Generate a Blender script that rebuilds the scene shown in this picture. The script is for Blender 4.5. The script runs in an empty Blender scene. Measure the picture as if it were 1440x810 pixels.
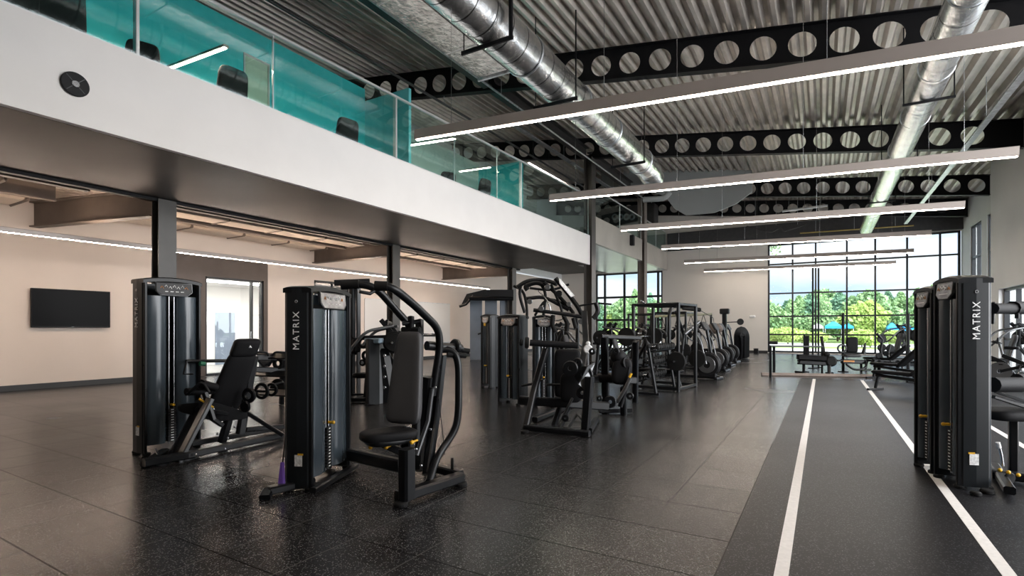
import bpy, math, random
from mathutils import Vector, Matrix
V = Vector
PI = math.pi
random.seed(7)
C = bpy.context.scene.collection
sc = bpy.context.scene

# ---------------------------------------------------------------- camera numbers (wide shift lens, horizon below the middle)
FPX, CYP, YAW, EYE = 735.0, 462.0, math.atan(437 / 735.0), 1.45
cc, ss = math.cos(YAW), math.sin(YAW)
def at(u, v, D):
    t = (u - 720) / FPX; w = (CYP - v) / FPX
    return V(((-ss + cc * t) * D, (cc + ss * t) * D, EYE + w * D))
def gnd(u, v, z=0.0):
    return at(u, v, (z - EYE) / ((CYP - v) / FPX))
def atY(u, v, Y):
    return at(u, v, Y / (cc + ss * (u - 720) / FPX))
def atX(u, v, X):
    return at(u, v, X / (-ss + cc * (u - 720) / FPX))

# ---------------------------------------------------------------- mesh builder
class MB:
    def __init__(s): s.v = []; s.f = []; s.sm = []
    def add(s, vs, fs, smooth=False):
        n = len(s.v); s.v += [V(p) for p in vs]; s.f += [tuple(i + n for i in f) for f in fs]; s.sm += [smooth] * len(fs); return s
    def box(s, c, size, rz=0, b=0.0, axes=None):
        c = V(c); hx, hy, hz = size[0] / 2, size[1] / 2, size[2] / 2
        if axes: ax, ay, az = [V(a).normalized() for a in axes]
        else: ax, ay, az = V((math.cos(rz), math.sin(rz), 0)), V((-math.sin(rz), math.cos(rz), 0)), V((0, 0, 1))
        b = min(b, hx * .9, hy * .9, hz * .9)
        if b <= 0:
            vs = [c + ax * x * hx + ay * y * hy + az * z * hz for x in (-1, 1) for y in (-1, 1) for z in (-1, 1)]
            return s.add(vs, [(0, 1, 3, 2), (4, 6, 7, 5), (0, 4, 5, 1), (2, 3, 7, 6), (0, 2, 6, 4), (1, 5, 7, 3)])
        vs = []; idx = {}
        for x in (-1, 1):
            for y in (-1, 1):
                for z in (-1, 1):
                    for k in range(3):
                        h = [hx - b, hy - b, hz - b]; h[k] += b
                        idx[(x, y, z, k)] = len(vs); vs.append(c + ax * x * h[0] + ay * y * h[1] + az * z * h[2])
        fs = []
        q = ((-1, -1), (1, -1), (1, 1), (-1, 1))
        for k in range(3):
            a_, b_ = [i for i in range(3) if i != k]
            for sg in (-1, 1):
                l = []
                for p, r in q:
                    t = [0, 0, 0]; t[k] = sg; t[a_] = p; t[b_] = r; l.append(idx[(*t, k)])
                fs.append(tuple(l))
        for k in range(3):
            a_, b_ = [i for i in range(3) if i != k]
            for p, r in q:
                t0 = [0, 0, 0]; t0[a_] = p; t0[b_] = r; t1 = list(t0); t0[k] = -1; t1[k] = 1
                fs.append((idx[(*t0, a_)], idx[(*t1, a_)], idx[(*t1, b_)], idx[(*t0, b_)]))
        for x in (-1, 1):
            for y in (-1, 1):
                for z in (-1, 1): fs.append(tuple(idx[(x, y, z, k)] for k in range(3)))
        return s.add(vs, fs)
    def loft(s, rings, caps=True, smooth=True, closed=True):
        n = len(rings[0]); vs = [p for r in rings for p in r]; fs = []
        for i in range(len(rings) - 1):
            for j in range(n if closed else n - 1):
                k = (j + 1) % n; fs.append((i * n + j, i * n + k, (i + 1) * n + k, (i + 1) * n + j))
        s.add(vs, fs, smooth)
        if caps and closed:
            s.add(rings[0], [tuple(range(n))[::-1]]); s.add(rings[-1], [tuple(range(n))])
        return s
    def tube(s, pts, r, n=10, prof=None, bend=0.0, up=None, rs=None):
        """round (r) or shaped (prof: list of (a,b) in the cross plane) bar along pts; bend rounds the corners"""
        pts = [V(p) for p in pts]
        if bend > 0 and len(pts) > 2:
            q = [pts[0]]
            for i in range(1, len(pts) - 1):
                a, b_, c_ = pts[i - 1], pts[i], pts[i + 1]
                d1 = min(bend, (a - b_).length * .48); d2 = min(bend, (c_ - b_).length * .48)
                p0 = b_ + (a - b_).normalized() * d1; p2 = b_ + (c_ - b_).normalized() * d2
                for k in range(6):
                    t = k / 5; q.append(p0 * (1 - t) ** 2 + b_ * 2 * t * (1 - t) + p2 * t * t)
            q.append(pts[-1]); pts = q
        tang = []
        for i in range(len(pts)):
            a = pts[max(0, i - 1)]; b_ = pts[min(len(pts) - 1, i + 1)]; tang.append((b_ - a).normalized())
        t0 = tang[0]; u = V(up) if up else (V((0, 0, 1)) if abs(t0.z) < .9 else V((0, 1, 0)))
        rings = []; N = None
        for i, p in enumerate(pts):
            t = tang[i]
            if N is None: N = (u - t * u.dot(t)).normalized()
            else:
                N = (N - t * N.dot(t)).normalized()
            B = t.cross(N)
            if prof: ring = [p + B * a + N * b_ for a, b_ in prof]
            else:
                rr = rs[i] if rs else r
                ring = [p + (B * math.cos(2 * PI * k / n) + N * math.sin(2 * PI * k / n)) * rr for k in range(n)]
            rings.append(ring)
        return s.loft(rings, smooth=prof is None)
    def bar(s, pts, w, h, bend=0.0, up=None, c=None):
        """rectangular section bar with clipped corners; h lies along up"""
        c = min(w, h) * .18 if c is None else c
        a, b_ = w / 2, h / 2
        prof = [(-a + c, -b_), (a - c, -b_), (a, -b_ + c), (a, b_ - c), (a - c, b_), (-a + c, b_), (-a, b_ - c), (-a, -b_ + c)]
        return s.tube(pts, 0, prof=prof, bend=bend, up=up)
    def disc(s, c, ax, r, t, n=24, ch=None, hole=0):
        """a round plate of thickness t along ax with softened rim"""
        c = V(c); ax = V(ax).normalized(); ch = t * .25 if ch is None else ch
        u = V((0, 0, 1)) if abs(ax.z) < .9 else V((1, 0, 0)); u = (u - ax * u.dot(ax)).normalized(); w = ax.cross(u)
        ring = lambda rr, d: [c + ax * d + (u * math.cos(2 * PI * k / n) + w * math.sin(2 * PI * k / n)) * rr for k in range(n)]
        if hole: return s.loft([ring(hole, -t / 2), ring(r - ch, -t / 2), ring(r, -t / 2 + ch), ring(r, t / 2 - ch), ring(r - ch, t / 2), ring(hole, t / 2), ring(hole, -t / 2)], caps=False, smooth=False)
        return s.loft([ring(r - ch, -t / 2), ring(r, -t / 2 + ch), ring(r, t / 2 - ch), ring(r - ch, t / 2)], smooth=False)
    def cushion(s, c, U, W, N, hu, hw, hn, e=.35, taper=0.0, en=.5, n=28, m=10):
        """upholstered pad: half sizes hu x hw x hn along U, W, N; e squareness of the outline; taper narrows it along +W"""
        c = V(c); U = V(U).normalized(); W = V(W).normalized(); N = V(N).normalized()
        sg = lambda x, p: math.copysign(abs(x) ** p, x)
        rings = []
        for i in range(m + 1):
            ph = -PI / 2 + PI * i / m; z = sg(math.sin(ph), en) * hn; rr = max(abs(math.cos(ph)) ** (en * .5), .02)
            if i in (0, m): rr = .55; 
            ring = []
            for k in range(n):
                th = 2 * PI * k / n; x = sg(math.cos(th), e) * hu * rr; y = sg(math.sin(th), e) * hw * rr
                x *= 1 - taper * (y / hw * .5 + .5)
                ring.append(c + U * x + W * y + N * z)
            rings.append(ring)
        return s.loft(rings)
    def prism(s, poly, off, smooth=False):
        """polygon of 3D points given thickness by the vector off (centred)"""
        off = V(off) / 2; a = [V(p) - off for p in poly]; b_ = [V(p) + off for p in poly]
        return s.loft([a, b_], smooth=smooth)
    def ball(s, c, r, sc3=(1, 1, 1), n=12, m=8):
        c = V(c); rings = []
        for i in range(m + 1):
            ph = -PI / 2 + PI * i / m; rr = max(math.cos(ph), .01) * r
            rings.append([c + V((math.cos(2 * PI * k / n) * rr * sc3[0], math.sin(2 * PI * k / n) * rr * sc3[1], math.sin(ph) * r * sc3[2])) for k in range(n)])
        return s.loft(rings)
    def build(s, name, mat, parent=None, world=True):
        me = bpy.data.meshes.new(name); vs = s.v
        if parent is not None and world:
            mi = root_matrix(parent).inverted(); vs = [mi @ p for p in vs]
        me.from_pydata([tuple(p) for p in vs], [], s.f); me.polygons.foreach_set('use_smooth', s.sm)
        me.update(); me.materials.append(mat)
        o = bpy.data.objects.new(name, me); C.objects.link(o)
        if parent is not None: o.parent = parent
        return o
def root_matrix(o):
    m = Matrix.Identity(4)
    while o is not None:
        m = Matrix.Translation(o.location) @ Matrix.Rotation(o.rotation_euler.z, 4, 'Z') @ m; o = o.parent
    return m
def tag(o, label=None, cat=None, group=None, kind=None):
    if label: o['label'] = label
    if cat: o['category'] = cat
    if group: o['group'] = group
    if kind: o['kind'] = kind
    return o
def thing(name, label, cat, loc=(0, 0, 0), rz=0, group=None):
    o = bpy.data.objects.new(name, None); C.objects.link(o); o.location = loc; o.rotation_euler = (0, 0, rz)
    o.empty_display_size = .2
    return tag(o, label, cat, group)
def copy_tree(o, parent=None):
    c_ = o.copy(); C.objects.link(c_)
    if parent is not None: c_.parent = parent
    for ch in [x for x in C.objects if x.parent == o]: copy_tree(ch, c_)
    return c_
def dup(o, loc, rz=0, label=None, group=None):
    kids = [x for x in C.objects if x.parent == o]
    c_ = o.copy(); C.objects.link(c_); c_.location = loc; c_.rotation_euler = (0, 0, rz)
    for ch in kids: copy_tree(ch, c_)
    if label: c_['label'] = label
    if group: c_['group'] = group
    return c_

# ---------------------------------------------------------------- materials
def newmat(name):
    m = bpy.data.materials.new(name); m.use_nodes = True; return m, m.node_tree, m.node_tree.nodes['Principled BSDF']
def pmat(name, col, rough=.5, metal=0.0, var=.0, scale=6.0, bump=0.0, bscale=60.0, spec=.5, emis=None, es=0, rvar=0.0, coat=0.0):
    m, nt, p = newmat(name); p.inputs['Base Color'].default_value = (*col, 1); p.inputs['Roughness'].default_value = rough
    p.inputs['Metallic'].default_value = metal; p.inputs['Specular IOR Level'].default_value = spec
    p.inputs['Coat Weight'].default_value = coat
    tc = nt.nodes.new('ShaderNodeTexCoord')
    if var or rvar:
        nz = nt.nodes.new('ShaderNodeTexNoise'); nz.inputs['Scale'].default_value = scale; nz.inputs['Detail'].default_value = 4
        nt.links.new(tc.outputs['Object'], nz.inputs['Vector'])
        if var:
            r = nt.nodes.new('ShaderNodeValToRGB'); r.color_ramp.elements[0].position = .3; r.color_ramp.elements[1].position = .7
            r.color_ramp.elements[0].color = (*[max(0, x * (1 - var)) for x in col], 1); r.color_ramp.elements[1].color = (*[min(1, x * (1 + var)) for x in col], 1)
            nt.links.new(nz.outputs['Fac'], r.inputs['Fac']); nt.links.new(r.outputs['Color'], p.inputs['Base Color'])
        if rvar:
            mr = nt.nodes.new('ShaderNodeMapRange'); mr.inputs['To Min'].default_value = max(.02, rough - rvar); mr.inputs['To Max'].default_value = rough + rvar
            nt.links.new(nz.outputs['Fac'], mr.inputs['Value']); nt.links.new(mr.outputs['Result'], p.inputs['Roughness'])
    if bump:
        nb = nt.nodes.new('ShaderNodeTexNoise'); nb.inputs['Scale'].default_value = bscale; nb.inputs['Detail'].default_value = 3
        nt.links.new(tc.outputs['Object'], nb.inputs['Vector'])
        b = nt.nodes.new('ShaderNodeBump'); b.inputs['Strength'].default_value = bump; b.inputs['Distance'].default_value = .01
        nt.links.new(nb.outputs['Fac'], b.inputs['Height']); nt.links.new(b.outputs['Normal'], p.inputs['Normal'])
    if emis: p.inputs['Emission Color'].default_value = (*emis, 1); p.inputs['Emission Strength'].default_value = es
    return m
def glassmat(name, tint, refl=.1, rough=0.0):
    m = bpy.data.materials.new(name); m.use_nodes = True; nt = m.node_tree; nt.nodes.clear()
    o = nt.nodes.new('ShaderNodeOutputMaterial'); mx = nt.nodes.new('ShaderNodeMixShader'); tr = nt.nodes.new('ShaderNodeBsdfTransparent')
    gl = nt.nodes.new('ShaderNodeBsdfGlossy'); fr = nt.nodes.new('ShaderNodeLayerWeight'); fr.inputs['Blend'].default_value = .25
    mu = nt.nodes.new('ShaderNodeMath'); mu.operation = 'MULTIPLY_ADD'; mu.inputs[1].default_value = .6; mu.inputs[2].default_value = refl
    tr.inputs['Color'].default_value = (*tint, 1); gl.inputs['Roughness'].default_value = rough; gl.inputs['Color'].default_value = (.9, .95, .95, 1)
    L = nt.links.new; L(fr.outputs['Facing'], mu.inputs[0]); L(mu.outputs['Value'], mx.inputs['Fac']); L(tr.outputs['BSDF'], mx.inputs[1]); L(gl.outputs['BSDF'], mx.inputs[2]); L(mx.outputs['Shader'], o.inputs['Surface'])
    return m
def emat(name, col, s_):
    m = bpy.data.materials.new(name); m.use_nodes = True; nt = m.node_tree; nt.nodes.clear()
    o = nt.nodes.new('ShaderNodeOutputMaterial'); e = nt.nodes.new('ShaderNodeEmission'); e.inputs['Color'].default_value = (*col, 1); e.inputs['Strength'].default_value = s_
    nt.links.new(e.outputs['Emission'], o.inputs['Surface']); return m

BLK = pmat('black_powder_coat', (.006, .0065, .0075), .30, var=.15, spec=.26, rvar=.06)
BLK2 = pmat('black_satin', (.006, .006, .007), .5, spec=.25)
SHR = pmat('smoked_shroud', (.045, .060, .074), .22, var=.15, scale=2, spec=.65, rvar=.05)
SIDE = pmat('dark_side_panel', (.010, .012, .014), .34, var=.08, spec=.3)
VIN = pmat('grey_vinyl', (.040, .040, .043), .55, var=.06, bump=.15, bscale=250)
VINB = pmat('black_vinyl', (.007, .007, .008), .58, spec=.15, bump=.15, bscale=250)
RUB = pmat('black_rubber', (.007, .007, .007), .65, spec=.2)
STEEL = pmat('chrome_steel', (.55, .56, .58), .22, metal=1, rvar=.05)
DSTEEL = pmat('dark_chrome', (.16, .165, .17), .3, metal=.8)
PLAQ = pmat('brushed_plaque', (.30, .30, .31), .3, metal=.8, var=.4, scale=14)
YEL = pmat('yellow_plastic', (.75, .42, .02), .4)
WHT = pmat('white_print', (.92, .92, .92), .5)
LBL = pmat('white_label', (.8, .8, .8), .5, var=.3, scale=40)
ORG = pmat('orange_decal', (.55, .22, .05), .5)
PUR = pmat('purple_strap', (.12, .05, .3), .6)
GRN = pmat('green_grip', (.02, .16, .08), .5)
WHITEW = pmat('white_plaster', (.80, .77, .745), .6, var=.02, scale=1.5, bump=.04, bscale=30)
BEIGE = pmat('warm_plaster', (.74, .64, .56), .7, var=.03, scale=.8, bump=.05, bscale=30)
GREYW = pmat('pale_grey_plaster', (.80, .80, .79), .7, var=.04, scale=.6, bump=.05, bscale=20)
TAUPE = pmat('taupe_plaster', (.72, .68, .63), .65, var=.03, scale=.7)
TEAL = pmat('teal_paint', (.05, .58, .60), .5, var=.06, scale=.5)
TEAL2 = pmat('pale_teal_paint', (.20, .72, .76), .5, var=.12, scale=.4)
PGRN = pmat('grey_green_paint', (.36, .45, .40), .6, var=.1, scale=.5)
SOFF = pmat('dark_steel_soffit', (.045, .044, .044), .45, spec=.3, var=.12, scale=.8, rvar=.08)
BEAM = pmat('black_beam_paint', (.005, .005, .006), .5, spec=.2)
COL = pmat('dark_column_paint', (.075, .068, .062), .4, var=.15, scale=2)
BROWN = pmat('brown_panel', (.10, .075, .062), .5, var=.12, scale=2)
TAN = pmat('tan_beam_paint', (.12, .095, .078), .5, var=.2, scale=1.5)
MULL = pmat('dark_mullion', (.012, .014, .018), .4)
BASEB = pmat('black_baseboard', (.02, .02, .02), .5)
ALU = pmat('brushed_aluminium', (.80, .80, .80), .35, metal=.6)
GALV = pmat('galvanised_steel', (.60, .63, .66), .32, metal=.9, var=.25, scale=9, rvar=.08)
HOUS = pmat('lamp_housing', (.40, .35, .32), .45, metal=.3)
GLASSW = glassmat('window_glass', (.97, .985, .99), .0)
GLASSR = glassmat('railing_glass', (.88, .97, .95), .02)
LED = emat('led_diffuser', (1.0, .86, .73), 50.0)
LEDW = emat('warm_led_diffuser', (1.0, .79, .64), 92.0)
SCR = pmat('black_screen', (.003, .003, .0035), .3, spec=.06)

# ---------------------------------------------------------------- camera, world
cam = bpy.data.cameras.new('camera'); co = bpy.data.objects.new('camera', cam); C.objects.link(co); sc.camera = co
cam.sensor_width = 36; cam.lens = FPX / 1440 * 36; cam.shift_y = (CYP - 405) / 1440; cam.clip_end = 500; cam.clip_start = .05
co.location = (0, 0, EYE); co.rotation_euler = (PI / 2, 0, YAW)
sc.view_settings.view_transform = 'Standard'; sc.view_settings.look = 'None'; sc.view_settings.exposure = 0.36; sc.view_settings.gamma = 1; sc.view_settings.use_curve_mapping = False
w = bpy.data.worlds.new('sky'); sc.world = w; w.use_nodes = True; nt = w.node_tree; nt.nodes.clear()
N = nt.nodes.new; L = nt.links.new
wo = N('ShaderNodeOutputWorld'); bg = N('ShaderNodeBackground'); L(bg.outputs[0], wo.inputs[0])
tc = N('ShaderNodeTexCoord'); mp = N('ShaderNodeMapping'); mp.inputs['Scale'].default_value = (1, 1, 4.2); L(tc.outputs['Generated'], mp.inputs['Vector'])
nz = N('ShaderNodeTexNoise'); nz.inputs['Scale'].default_value = 3.0; nz.inputs['Detail'].default_value = 7; nz.inputs['Roughness'].default_value = .52; L(mp.outputs[0], nz.inputs['Vector'])
rp = N('ShaderNodeValToRGB'); e = rp.color_ramp.elements; e[0].position = .40; e[1].position = .60
e[0].color = (.50, .66, .88, 1); e[1].color = (.84, .88, .92, 1); L(nz.outputs['Fac'], rp.inputs['Fac'])
# the brighter, sunlit half of the sky lies behind the photographer and to the right
dt = N('ShaderNodeVectorMath'); dt.operation = 'DOT_PRODUCT'; dt.inputs[1].default_value = V((.90, -.25, .36)).normalized(); L(tc.outputs['Generated'], dt.inputs[0])
mr = N('ShaderNodeMapRange'); mr.inputs['From Min'].default_value = -.1; mr.inputs['From Max'].default_value = 1; mr.inputs['To Min'].default_value = SKY0 if 'SKY0' in globals() else 1.15; mr.inputs['To Max'].default_value = 8.0
L(dt.outputs['Value'], mr.inputs['Value']); mw = N('ShaderNodeMix'); mw.data_type = 'RGBA'; m3 = N('ShaderNodeMapRange'); m3.inputs['From Min'].default_value = 0; m3.inputs['From Max'].default_value = .6; L(dt.outputs['Value'], m3.inputs['Value']); L(m3.outputs['Result'], mw.inputs[0]); L(rp.outputs['Color'], mw.inputs[6]); mw.inputs[7].default_value = (.97, .98, 1.0, 1); L(mw.outputs[2], bg.inputs['Color']); L(mr.outputs['Result'], bg.inputs['Strength'])
cy = sc.cycles; cy.use_denoising = True
try: cy.denoiser = 'OPENIMAGEDENOISE'
except Exception: pass
try: sc.cycles.denoising_prefilter = 'ACCURATE'; sc.cycles.denoising_input_passes = 'RGB_ALBEDO_NORMAL'
except Exception: pass
cy.max_bounces = 8; cy.diffuse_bounces = 4; cy.glossy_bounces = 3; cy.transparent_max_bounces = 12; cy.transmission_bounces = 4; cy.caustics_reflective = False; cy.caustics_refractive = False; cy.sample_clamp_indirect = 6

# ================================================================ THE SETTING
XF, XC, XL, YB, XR, XRN = -8.7, -12.2, -16.2, 34.3, 6.05, 5.2
def struct(name, mb, m, parent=None):
    o = mb.build(name, m, parent)
    if parent is None: o['kind'] = 'structure'
    return o
# ---- floor material: speckled rubber tiles with joints, and the mat
def floor_mat(name, base, tiles, rough, tint):
    m, nt, p = newmat(name); N = nt.nodes.new; L = nt.links.new
    g = N('ShaderNodeNewGeometry'); sx = N('ShaderNodeSeparateXYZ'); L(g.outputs['Position'], sx.inputs[0])
    sv = N('ShaderNodeVectorMath'); sv.operation = 'MULTIPLY'; sv.inputs[1].default_value = (150, 150, 0); L(g.outputs['Position'], sv.inputs[0]); sf = N('ShaderNodeVectorMath'); sf.operation = 'FLOOR'; L(sv.outputs[0], sf.inputs[0])
    sp = N('ShaderNodeTexWhiteNoise'); sp.noise_dimensions = '3D'; L(sf.outputs[0], sp.inputs['Vector'])
    r = N('ShaderNodeValToRGB'); r.color_ramp.elements[0].position = .86; r.color_ramp.elements[1].position = .97
    r.color_ramp.elements[0].color = (*base, 1); r.color_ramp.elements[1].color = (*tint, 1); L(sp.outputs['Value'], r.inputs['Fac'])
    big = N('ShaderNodeTexNoise'); big.inputs['Scale'].default_value = .5; big.inputs['Detail'].default_value = 3; L(g.outputs['Position'], big.inputs['Vector'])
    col = r.outputs['Color']
    def math_(op, a, b=None, c_=None):
        n = N('ShaderNodeMath'); n.operation = op
        for i, x in enumerate((a, b, c_)):
            if x is None: continue
            if isinstance(x, (int, float)): n.inputs[i].default_value = x
            else: L(x, n.inputs[i])
        return n.outputs[0]
    bh = sp.outputs['Value']
    if tiles:
        tx, ty, ox, oy = tiles
        u = math_('DIVIDE', math_('SUBTRACT', sx.outputs['X'], ox), tx); v = math_('DIVIDE', math_('SUBTRACT', sx.outputs['Y'], oy), ty)
        fu = math_('PINGPONG', u, .5); fv = math_('PINGPONG', v, .5)
        du = math_('MULTIPLY', fu, tx); dv = math_('MULTIPLY', fv, ty)
        d = math_('MINIMUM', du, dv)
        joint = math_('LESS_THAN', d, .0055); jy = math_('LESS_THAN', du, dv)
        wn = N('ShaderNodeTexWhiteNoise'); wn.noise_dimensions = '2D'; cb = N('ShaderNodeCombineXYZ')
        L(math_('FLOOR', u), cb.inputs[0]); L(math_('FLOOR', v), cb.inputs[1]); L(cb.outputs[0], wn.inputs['Vector'])
        tone = math_('MULTIPLY_ADD', wn.outputs['Value'], .26, .87)
        mx = N('ShaderNodeMix'); mx.data_type = 'RGBA'; mx.blend_type = 'MULTIPLY'; mx.inputs[0].default_value = 1; L(col, mx.inputs[6]); 
        cm = N('ShaderNodeCombineXYZ'); [L(tone, cm.inputs[i]) for i in range(3)]; L(cm.outputs[0], mx.inputs[7])
        m2 = N('ShaderNodeMix'); m2.data_type = 'RGBA'; L(joint, m2.inputs[0]); L(mx.outputs[2], m2.inputs[6]); mj = N('ShaderNodeMix'); mj.data_type = 'RGBA'; L(jy, mj.inputs[0]); mj.inputs[6].default_value = (.002, .002, .002, 1); mj.inputs[7].default_value = (.06, .058, .056, 1); L(mj.outputs[2], m2.inputs[7])  # seams along Y get a pale colour for the light they reflect
        col = m2.outputs[2]
        spc = math_('MULTIPLY', math_('MULTIPLY_ADD', wn.outputs['Value'], .10, .27), math_('SUBTRACT', 1.0, math_('MULTIPLY', joint, .85)))
        bh = math_('SUBTRACT', sp.outputs['Value'], math_('MULTIPLY', joint, 3.0))
    L(col, p.inputs['Base Color'])
    mrr = N('ShaderNodeMapRange'); mrr.inputs['From Min'].default_value = .3; mrr.inputs['From Max'].default_value = .7; mrr.inputs['To Min'].default_value = rough - .02; mrr.inputs['To Max'].default_value = rough + .03
    L(big.outputs['Fac'], mrr.inputs['Value']); L(mrr.outputs['Result'], p.inputs['Roughness'])
    p.inputs['Specular IOR Level'].default_value = .20
    if tiles: L(spc, p.inputs['Specular IOR Level'])
    b = N('ShaderNodeBump'); b.inputs['Strength'].default_value = .035; b.inputs['Distance'].default_value = .002; L(bh, b.inputs['Height']); L(b.outputs['Normal'], p.inputs['Normal'])
    return m
FLT = floor_mat('speckled_rubber_tiles', (.0145, .0142, .0150), (.56, .626, -.545, .05), .25, (.125, .122, .12))
FLM = floor_mat('speckled_rubber_mat', (.0055, .0055, .0065), None, .40, (.085, .085, .095))
struct('floor', MB().box((-5.0, 14.0, -.06), (24.4, 42.0, .12)), FLT)
mat_ = struct('trim_1', MB().box((2.55, 7.1, .0015), (6.18, 20.6, .003)), FLM)
mat_['label'] = 'dark speckled rubber track mat with white lane lines'
LINE = pmat('white_lane_paint', (.80, .77, .74), .6, var=.06, scale=30, bump=.2, bscale=200)
for i, (x, y1) in enumerate(((-.21, 17.3), (.94, 17.6), (2.12, 17.6))):
    o = struct('trim_%d' % (i + 2), MB().box((x, (y1 - 3) / 2, .0045), (.075, y1 + 3, .003)), LINE)
# ---- roof deck: trapezoid ribs running with Y, surface lofted through the beam tops
BMS = [(-3.0, 7.20, .150), (5.8, 7.28, .150), (13.5, 7.38, .155), (21.3, 7.60, .144), (29.1, 7.76, .120), (33.0, 7.55, .115)]
BD = .86
def beam_bot(Y, X):
    for (y0, a0, m0), (y1, a1, m1) in zip(BMS, BMS[1:]):
        if Y <= y1 or y1 == BMS[-1][0]:
            t = (Y - y0) / (y1 - y0); return (a0 + (a1 - a0) * t) - (m0 + (m1 - m0) * t) * X
DECK = pmat('galvanised_roof_deck', (.72, .655, .59), .36, metal=.55, var=.18, scale=1.6, rvar=.1)
mb = MB(); pitch = .32; prof = []
x = -20.4
while x < 8.2:
    prof += [(x, 0), (x + .07, .14), (x + .16, .14), (x + .23, 0), (x + .31, 0)]; x += pitch
rows = []
for Y in (-5.2, 5.8, 13.5, 21.3, 29.1, 34.5): rows.append([V((px, Y, beam_bot(Y, px) + BD + .02 + pz)) for px, pz in prof])
mb.loft(rows, caps=False, smooth=False, closed=False)
rows2 = [[p + V((0, 0, .02)) for p in r] for r in rows]
mb.loft(rows2, caps=False, smooth=False, closed=False)
struct('ceiling', mb, DECK)
# ---- cellular beams
def cellular_beam(Y, x0, x1, label, pitch=.80, r=.285, ph=0.0):
    t = thing('cellular_beam', label, 'beam', ((x0 + x1) / 2, Y, beam_bot(Y, (x0 + x1) / 2)), 0, 'black cellular roof beams')
    mb = MB(); n = 24; k0 = math.ceil((x0 - ph) / pitch + .5); k1 = math.floor((x1 - ph) / pitch - .5)
    th = .016
    def q(px, pz, d): return V((px, Y + d, beam_bot(Y, px) + pz))
    def slab(outer):   # polygons as lists of (x,z)
        a = [q(px, pz, -th / 2) for px, pz in outer]; b = [q(px, pz, th / 2) for px, pz in outer]; m_ = len(outer)
        mb.add(a + b, [tuple(range(m_)), tuple(range(2 * m_ - 1, m_ - 1, -1))])
    for k in range(k0, k1 + 1):
        cx = ph + k * pitch; xa, xb = cx - pitch / 2, cx + pitch / 2; cz = BD / 2
        for side in (-1, 1):   # lower and upper half web plates round the hole
            pts = [(xa, cz), (xa, cz + side * (BD / 2 - .01)), (xb, cz + side * (BD / 2 - .01)), (xb, cz)]
            arc = [(cx + r * math.cos(PI * j / 12), cz + side * r * math.sin(PI * j / 12)) for j in range(13)]
            slab(pts + arc)
        ring = lambda d: [q(cx + r * math.cos(2 * PI * j / n), cz + r * math.sin(2 * PI * j / n), d) for j in range(n)]
        mb.loft([ring(-th / 2), ring(th / 2)], caps=False)
    for xa, xb in ((x0, ph + k0 * pitch - pitch / 2), (ph + k1 * pitch + pitch / 2, x1)):
        if xb - xa > .02: slab([(xa, .01), (xb, .01), (xb, BD - .01), (xa, BD - .01)])
    mb.build('web', BEAM, t)
    for nm, dz in (('bottom_flange', 0.012), ('top_flange', BD - .012)):
        MB().bar([q(x0, dz, 0), q(x1, dz, 0)], .24, .024, up=(0, 0, 1), c=.003).build(nm, BEAM, t)
    return t
cellular_beam(5.8, -20, 7.8, 'black cellular roof beam with round holes, overhead before the nearest one in the photo')
cellular_beam(13.5, -20, 7.8, 'nearest black cellular roof beam with a row of large round holes', ph=-.40)
cellular_beam(21.3, -20, XRN - .02, 'second black cellular roof beam, resting on the dark column by the white balcony front')
cellular_beam(29.1, -20, XR - .02, 'third black cellular roof beam, in front of the bright end window')
cellular_beam(33.0, -16, XR - .02, 'farthest black cellular roof beam, close to the dark band over the end window', pitch=.72, r=.25)
# ---- longitudinal girder over the column line, and the mezzanine one
def beamI(name, label, pts, w, h, m, tf=.03, up=(0, 0, 1)):
    t = thing(name, label, 'beam', (pts[0] + pts[1]) / 2)
    a, b = pts; U = V(up)
    mb = MB(); mb.bar([a, b], .02, h - tf, up=U, c=.002)
    mb.bar([a + U * (h / 2 - tf / 2), b + U * (h / 2 - tf / 2)], w, tf, up=U, c=.003); mb.bar([a - U * (h / 2 - tf / 2), b - U * (h / 2 - tf / 2)], w, tf, up=U, c=.003)
    mb.build('steel_section', m, t); return t
STB = pmat('dark_girder_paint', (.045, .043, .043), .45, var=.2, scale=3)
for y0, y1, lb in ((-3, 5.66, 'dark steel girder under the roof deck over the near end of the glass balustrade'), (5.94, 13.36, 'dark steel girder over the glass balustrade, before the nearest round holed beam'), (13.64, 21.05, 'dark steel girder between the nearest and second round holed beams'), (21.56, 28.7, 'dark steel girder between the two tall columns')):
    beamI('steel_girder', lb, [V((XF - .1, y0, 9.02)), V((XF - .1, y1, 9.02))], .32, .42, STB)
for y0, y1, z0, lb in ((13.65, 21.15, 8.80, 'slim dark tie beam left of the thick silver duct end'), (21.45, 28.95, 8.72, 'slim dark tie beam behind the second round holed beam'), (29.25, 32.8, 8.62, 'slim dark tie beam at the far end of the roof')):
    beamI('steel_tie_beam', lb, [V((-7.2, y0, z0)), V((-7.2, y1, z0))], .22, .22, STB)
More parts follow.
